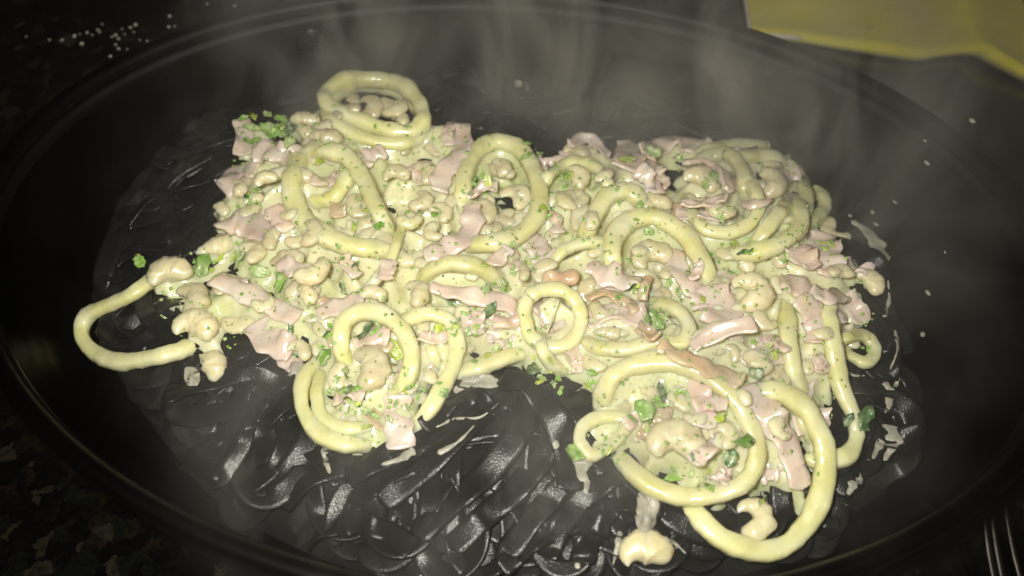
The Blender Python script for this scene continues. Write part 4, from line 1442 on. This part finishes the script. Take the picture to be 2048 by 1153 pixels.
CL = [(560, 265, 30, 3), (450, 520, 45, 3), (500, 395, 25, 3), (700, 790, 45, 6), (740, 840, 45, 6), (680, 770, 40, 4), (930, 655, 30, 3), (1090, 745, 40, 4), (1120, 760, 25, 3), (1330, 800, 45, 6),
      (1300, 850, 30, 3), (1450, 430, 28, 4), (1500, 490, 30, 4), (1130, 355, 26, 5), (960, 360, 24, 4), (1060, 305, 20, 3), (1100, 420, 25, 3), (1040, 515, 55, 7), (1390, 950, 40, 4), (1420, 365, 25, 5),
      (690, 500, 40, 3), (870, 430, 40, 4), (1650, 500, 25, 3), (1360, 580, 40, 4), (1260, 590, 40, 4), (1010, 560, 40, 4), (1580, 510, 30, 2), (750, 650, 30, 3), (890, 780, 25, 3), (1180, 760, 25, 3),
      (1540, 700, 40, 3), (980, 700, 40, 3), (640, 660, 50, 3), (820, 780, 40, 5), (1230, 900, 30, 3), (1520, 1000, 15, 1), (1280, 440, 40, 3), (740, 450, 60, 4), (1330, 640, 30, 2), (1730, 700, 15, 2)]
for (x, y, sp, c) in CL:
    for q in range(int(c * 2)):
        xx, yy = x + random.gauss(0, sp * .5), y + random.gauss(0, sp * .4)
        mt = random.choices(['herb', 'herb_dark', 'herb_pale', 'scallion'], [.5, .1, .22, .18])[0]
        adj = {'herb': 'green', 'herb_dark': 'dark green', 'herb_pale': 'pale green', 'scallion': 'yellow-green'}[mt]
        leaf(xx, yy, random.uniform(9, 25), adj + ' herb flake near ' + near(xx, yy), mt, long=random.uniform(1.2, 3.0), lift=random.uniform(.0000, .0006))


def flecks(name, count, smin, smax, material, label, cat, seed, thick=.35):
    r_ = np.random.default_rng(seed)
    V, F = [], []
    made = 0
    tries = 0
    while made < count and tries < count * 6:
        tries += 1
        x, y = r_.uniform(280, 1760), r_.uniform(150, 1120)
        z = 0.033
        p = at_z(x, y, z)[0]
        if samp(tsd, p[:1], p[1:2])[0] < -0.004: continue
        loc, nor = cast(x, y)
        if loc is None: continue
        pz = samp(tsd, np.array([loc.x]), np.array([loc.y]))[0]
        if pz < 0.001: continue
        # herb bits gather in patches
        g = noise.noise(Vector((x * .012, y * .016, seed)))
        if r_.random() > np.clip(.3 + 2.2 * g, .04, 1): continue
        s = float(pxm(np.array(loc))[0]) * r_.uniform(smin, smax) / 2
        t, b2, nn = frame(nor, r_.uniform(0, 6.28))
        asp = r_.uniform(.4, 1)
        base = len(V)
        m_ = 5
        for lay in (-.3, thick):
            for q in range(m_):
                a = 6.283 * q / m_
                rr = s * r_.uniform(.7, 1.15)
                V.append(tuple(loc + t * (math.cos(a) * rr) + b2 * (math.sin(a) * rr * asp) + nn * (lay * s)))
        F.append(tuple(base + m_ + q for q in range(m_)))
        F.append(tuple(base + m_ - 1 - q for q in range(m_)))
        for q in range(m_):
            q2 = (q + 1) % m_
            F.append((base + q, base + q2, base + m_ + q2, base + m_ + q))
        made += 1
    tag(mesh_obj(name, V, F, material), label, cat, kind='stuff')


flecks('herb_flecks', 900, 3, 11, 'herb', 'fine green herb flecks scattered through the creamy topping', 'herbs', 21)
flecks('herb_specks', 450, 3, 8, 'scallion', 'fine yellow-green scallion specks scattered through the creamy topping', 'herbs', 22)
flecks('dark_herb_flecks', 45, 3, 8, 'herb_dark', 'fine dark green herb flecks scattered through the creamy topping', 'herbs', 23)
flecks('black_pepper', 36, 2.5, 5.5, 'pepper', 'specks of ground black pepper scattered over the topping', 'pepper', 24)

# ------------------------------------------------------------------ things on the counter
# yellow cloth behind the dish
edge_px = [(1505, 62), (1600, 70), (1700, 86), (1830, 106), (1895, 99), (1945, 98), (1980, 116), (2048, 146), (2140, 190)]
ec = catmull(edge_px, 46)
lo = at_z(ec[:, 0], ec[:, 1], 0.006)
far = np.array([0.012, 0.20, 0])
nv = 30
V, F = [], []
for side in (1, 0):
    for i in range(46):
        for j in range(nv):
            v = j / (nv - 1)
            p = lo[i] + far * v
            bul = 0.0045 * math.exp(-((i - 34) / 6) ** 2) * (1 - v) ** 2
            z = 0.0045 + bul + 0.0012 * noise.noise(Vector((p[0] * 35, p[1] * 35, 3))) + 0.0012 * math.exp(-(j / 1.5) ** 2)
            V.append((p[0], p[1], max(z, .003) if side else max(z - .0035, .0008) if j > 0 else .0012))
off = 46 * nv
for i in range(45):
    for j in range(nv - 1):
        q = i * nv + j
        F.append((q, q + nv, q + nv + 1, q + 1))
        F.append((off + q, off + q + 1, off + q + nv + 1, off + q + nv))
for i in range(45):
    F.append((i * nv, off + i * nv, off + i * nv + nv, i * nv + nv))
for j in range(nv - 1):
    F.append((j, j + 1, off + j + 1, off + j))
cl = empty('yellow_cloth', tuple(lo[0] * np.array([1, 1, 0])), 'yellow kitchen cloth lying on the counter behind the glass dish', 'cloth')
mesh_obj('cloth_sheet', V, F, 'cloth', parent=cl)
# thin pale strip down its side and round the corner
edge_strip = [lo[0] + far * v + np.array([-0.0006, 0, 0]) for v in np.linspace(0.6, 0, 16)] + [lo[i] + np.array([0, -0.0005, 0]) for i in range(0, 7)]
edge_strip = np.array(edge_strip)
edge_strip[:, 2] = 0.0042
V, F = sweep(edge_strip, np.full(len(edge_strip), .0016), np.full(len(edge_strip), .003), None, 8, 2.2, jit=.15)
mesh_obj('edge_strip', V, F, 'cloth_edge', parent=cl)

# fork, tines towards the dish
fk = empty('fork', tuple(at_z(2010, 1153, 0.0)[0]), 'steel fork on the counter with its tines reaching under the dish rim', 'fork')
TN = [[(1983, 1028), (1990, 1080), (1998, 1125), (2010, 1180), (2030, 1250)], [(2008, 1002), (2018, 1060), (2028, 1110), (2042, 1165), (2055, 1240)],
      [(2046, 990), (2056, 1050), (2066, 1110), (2076, 1165), (2080, 1240)], [(1968, 1035), (1974, 1080), (1980, 1120), (1992, 1175), (2012, 1245)]]
for q, P in enumerate(TN):
    c = catmull(P, 26)
    z = np.linspace(0.0105, 0.0045, 26)
    p3 = at_z(c[:, 0], c[:, 1], z)
    wd = np.interp(np.linspace(0, 1, 26), [0, .15, 1], [.0011, .0018, .0026])
    V, F = sweep(p3, wd, wd * .8, None, 8, 2.5, jit=0)
    mesh_obj('tine', V, F, 'steel', parent=fk)
hb = at_z([2045, 2060, 2080, 2110], [1235, 1290, 1360, 1480], [.0045, .003, .004, .006])
hb = catmull(hb, 24)
V, F = sweep(hb, np.interp(np.linspace(0, 1, 24), [0, .25, .5, 1], [.020, .018, .007, .009]), np.full(24, .0024), None, 10, 3, jit=0)
mesh_obj('handle', V, F, 'steel', parent=fk)

# white crumbs spilled on the counter beyond the dish
cr = np.random.default_rng(8)
spots = [(185, 72), (175, 68), (160, 70), (200, 66), (150, 75), (165, 90), (232, 72), (238, 80), (225, 76), (232, 92), (238, 100), (262, 58), (268, 66), (245, 60), (205, 50), (222, 115), (295, 84), (280, 82), (350, 55), (338, 56),
         (255, 100), (125, 82), (100, 82), (582, 14), (585, 20), (470, 14), (415, 10), (340, 34), (250, 70), (196, 62), (272, 52), (53, 75)]
for (x, y) in spots:
    s = cr.uniform(3, 8.5)
    p = at_z(x, y, 0)[0]
    r0 = float(pxm(p)[0]) * s / 2
    bm = bmesh.new()
    bmesh.ops.create_icosphere(bm, subdivisions=1, radius=r0)
    V = np.array([list(v.co) for v in bm.verts])
    F = [tuple(v.index for v in f.verts) for f in bm.faces]
    bm.free()
    V = V * cr.uniform(.6, 1.25, V.shape) * np.array([1, 1, .55])
    V[:, 2] -= V[:, 2].min()
    V += p[None] + np.array([0, 0, .0002])
    tag(mesh_obj('crumb', V, F, 'crumb', smooth=False), 'tiny white crumb spilled on the dark counter beyond the dish', 'crumb', 'white crumbs on the counter')

# ------------------------------------------------------------------ steam rising off the dish
m = bpy.data.materials.new('steam')
m.use_nodes = True
nt = m.node_tree
nt.nodes.remove(nt.nodes['Principled BSDF'])
pv = nd(nt, 'ShaderNodeVolumePrincipled')
pv.inputs['Color'].default_value = (0.92, 0.88, 0.80, 1)
pv.inputs['Anisotropy'].default_value = 0.1
n1 = noise_node(nt, 1.0, 3, 0.6, stretch=(22, 16, 12), dist=1.6)
r1 = ramp(nt, n1.outputs['Fac'], [(0.42, (0.03,) * 3), (0.56, (0.30,) * 3), (0.75, (1,) * 3)])
n2 = noise_node(nt, 1.0, 2, 0.5, stretch=(7, 6, 3))
r2 = ramp(nt, n2.outputs['Fac'], [(0.35, (0.25,) * 3), (0.65, (1,) * 3)])
mu = nd(nt, 'ShaderNodeMath', operation='MULTIPLY')
nt.links.new(r1.outputs[0], mu.inputs[0])
nt.links.new(r2.outputs[0], mu.inputs[1])
# the cloud thins away from the dish: upward, and towards the sides
gp = nd(nt, 'ShaderNodeNewGeometry')
sx = nd(nt, 'ShaderNodeSeparateXYZ')
nt.links.new(gp.outputs['Position'], sx.inputs[0])
mz = nd(nt, 'ShaderNodeMapRange')
mz.interpolation_type = 'SMOOTHSTEP'
mz.inputs[1].default_value, mz.inputs[2].default_value, mz.inputs[3].default_value, mz.inputs[4].default_value = 0.05, 0.18, 1, 0
nt.links.new(sx.outputs[2], mz.inputs[0])
dv = nd(nt, 'ShaderNodeVectorMath', operation='MULTIPLY_ADD')
dv.inputs[1].default_value = (1 / 0.20, 1 / 0.20, 0)
dv.inputs[2].default_value = (-0.10, -0.12, 0)
nt.links.new(gp.outputs['Position'], dv.inputs[0])
ln = nd(nt, 'ShaderNodeVectorMath', operation='LENGTH')
nt.links.new(dv.outputs[0], ln.inputs[0])
mr = nd(nt, 'ShaderNodeMapRange')
mr.interpolation_type = 'SMOOTHSTEP'
mr.inputs[1].default_value, mr.inputs[2].default_value, mr.inputs[3].default_value, mr.inputs[4].default_value = 0.25, 0.95, 1, 0
nt.links.new(ln.outputs['Value'], mr.inputs[0])
m2 = nd(nt, 'ShaderNodeMath', operation='MULTIPLY')
nt.links.new(mz.outputs[0], m2.inputs[0])
nt.links.new(mr.outputs[0], m2.inputs[1])
m3 = nd(nt, 'ShaderNodeMath', operation='MULTIPLY')
nt.links.new(mu.outputs[0], m3.inputs[0])
nt.links.new(m2.outputs[0], m3.inputs[1])
m4 = nd(nt, 'ShaderNodeMath', operation='MULTIPLY')
nt.links.new(m3.outputs[0], m4.inputs[0])
m4.inputs[1].default_value = 6.0
# plumes that rise and sway
nw = noise_node(nt, 1.0, 1, 0.5, stretch=(10, 10, 17))
sw = nd(nt, 'ShaderNodeVectorMath', operation='MULTIPLY_ADD')
nt.links.new(nw.outputs['Color'], sw.inputs[0])
sw.inputs[1].default_value = (0.11, 0.06, 0)
nt.links.new(gp.outputs['Position'], sw.inputs[2])
total = m4.outputs[0]
for (x0, y0, sg, amp) in [(0.058, 0.090, 0.024, 85), (0.090, 0.065, 0.040, 34), (-0.072, 0.098, 0.034, 46), (0.008, 0.105, 0.028, 36), (0.145, 0.055, 0.055, 14), (-0.03, -0.085, 0.032, 7), (0.03, -0.07, 0.020, 7)]:
    v = nd(nt, 'ShaderNodeVectorMath', operation='MULTIPLY_ADD')
    nt.links.new(sw.outputs[0], v.inputs[0])
    v.inputs[1].default_value = (1 / sg, 1 / sg, 0)
    v.inputs[2].default_value = (-(x0 + .055) / sg, -(y0 + .03) / sg, 0)
    l_ = nd(nt, 'ShaderNodeVectorMath', operation='LENGTH')
    nt.links.new(v.outputs[0], l_.inputs[0])
    f_ = nd(nt, 'ShaderNodeMapRange')
    f_.interpolation_type = 'SMOOTHSTEP'
    f_.inputs[1].default_value, f_.inputs[2].default_value, f_.inputs[3].default_value, f_.inputs[4].default_value = 0, 1.7, amp, 0
    nt.links.new(l_.outputs['Value'], f_.inputs[0])
    k1 = nd(nt, 'ShaderNodeMath', operation='MULTIPLY')
    nt.links.new(f_.outputs[0], k1.inputs[0])
    nt.links.new(r1.outputs[0], k1.inputs[1])
    k2 = nd(nt, 'ShaderNodeMath', operation='MULTIPLY_ADD')
    nt.links.new(k1.outputs[0], k2.inputs[0])
    nt.links.new(mz.outputs[0], k2.inputs[1])
    nt.links.new(total, k2.inputs[2])
    total = k2.outputs[0]
nt.links.new(total, pv.inputs['Density'])
nt.links.new(pv.outputs[0], nt.nodes['Material Output'].inputs['Volume'])
M['steam'] = m
bx = [(-.2, -.15, .001), (.2, -.15, .001), (.2, .24, .001), (-.2, .24, .001), (-.2, -.15, .19), (.2, -.15, .19), (.2, .24, .19), (-.2, .24, .19)]
bf = [(0, 3, 2, 1), (4, 5, 6, 7), (0, 1, 5, 4), (1, 2, 6, 5), (2, 3, 7, 6), (3, 0, 4, 7)]
tag(mesh_obj('steam', bx, bf, 'steam', smooth=False), 'pale steam rising from the hot pasta dish', 'steam', kind='stuff')
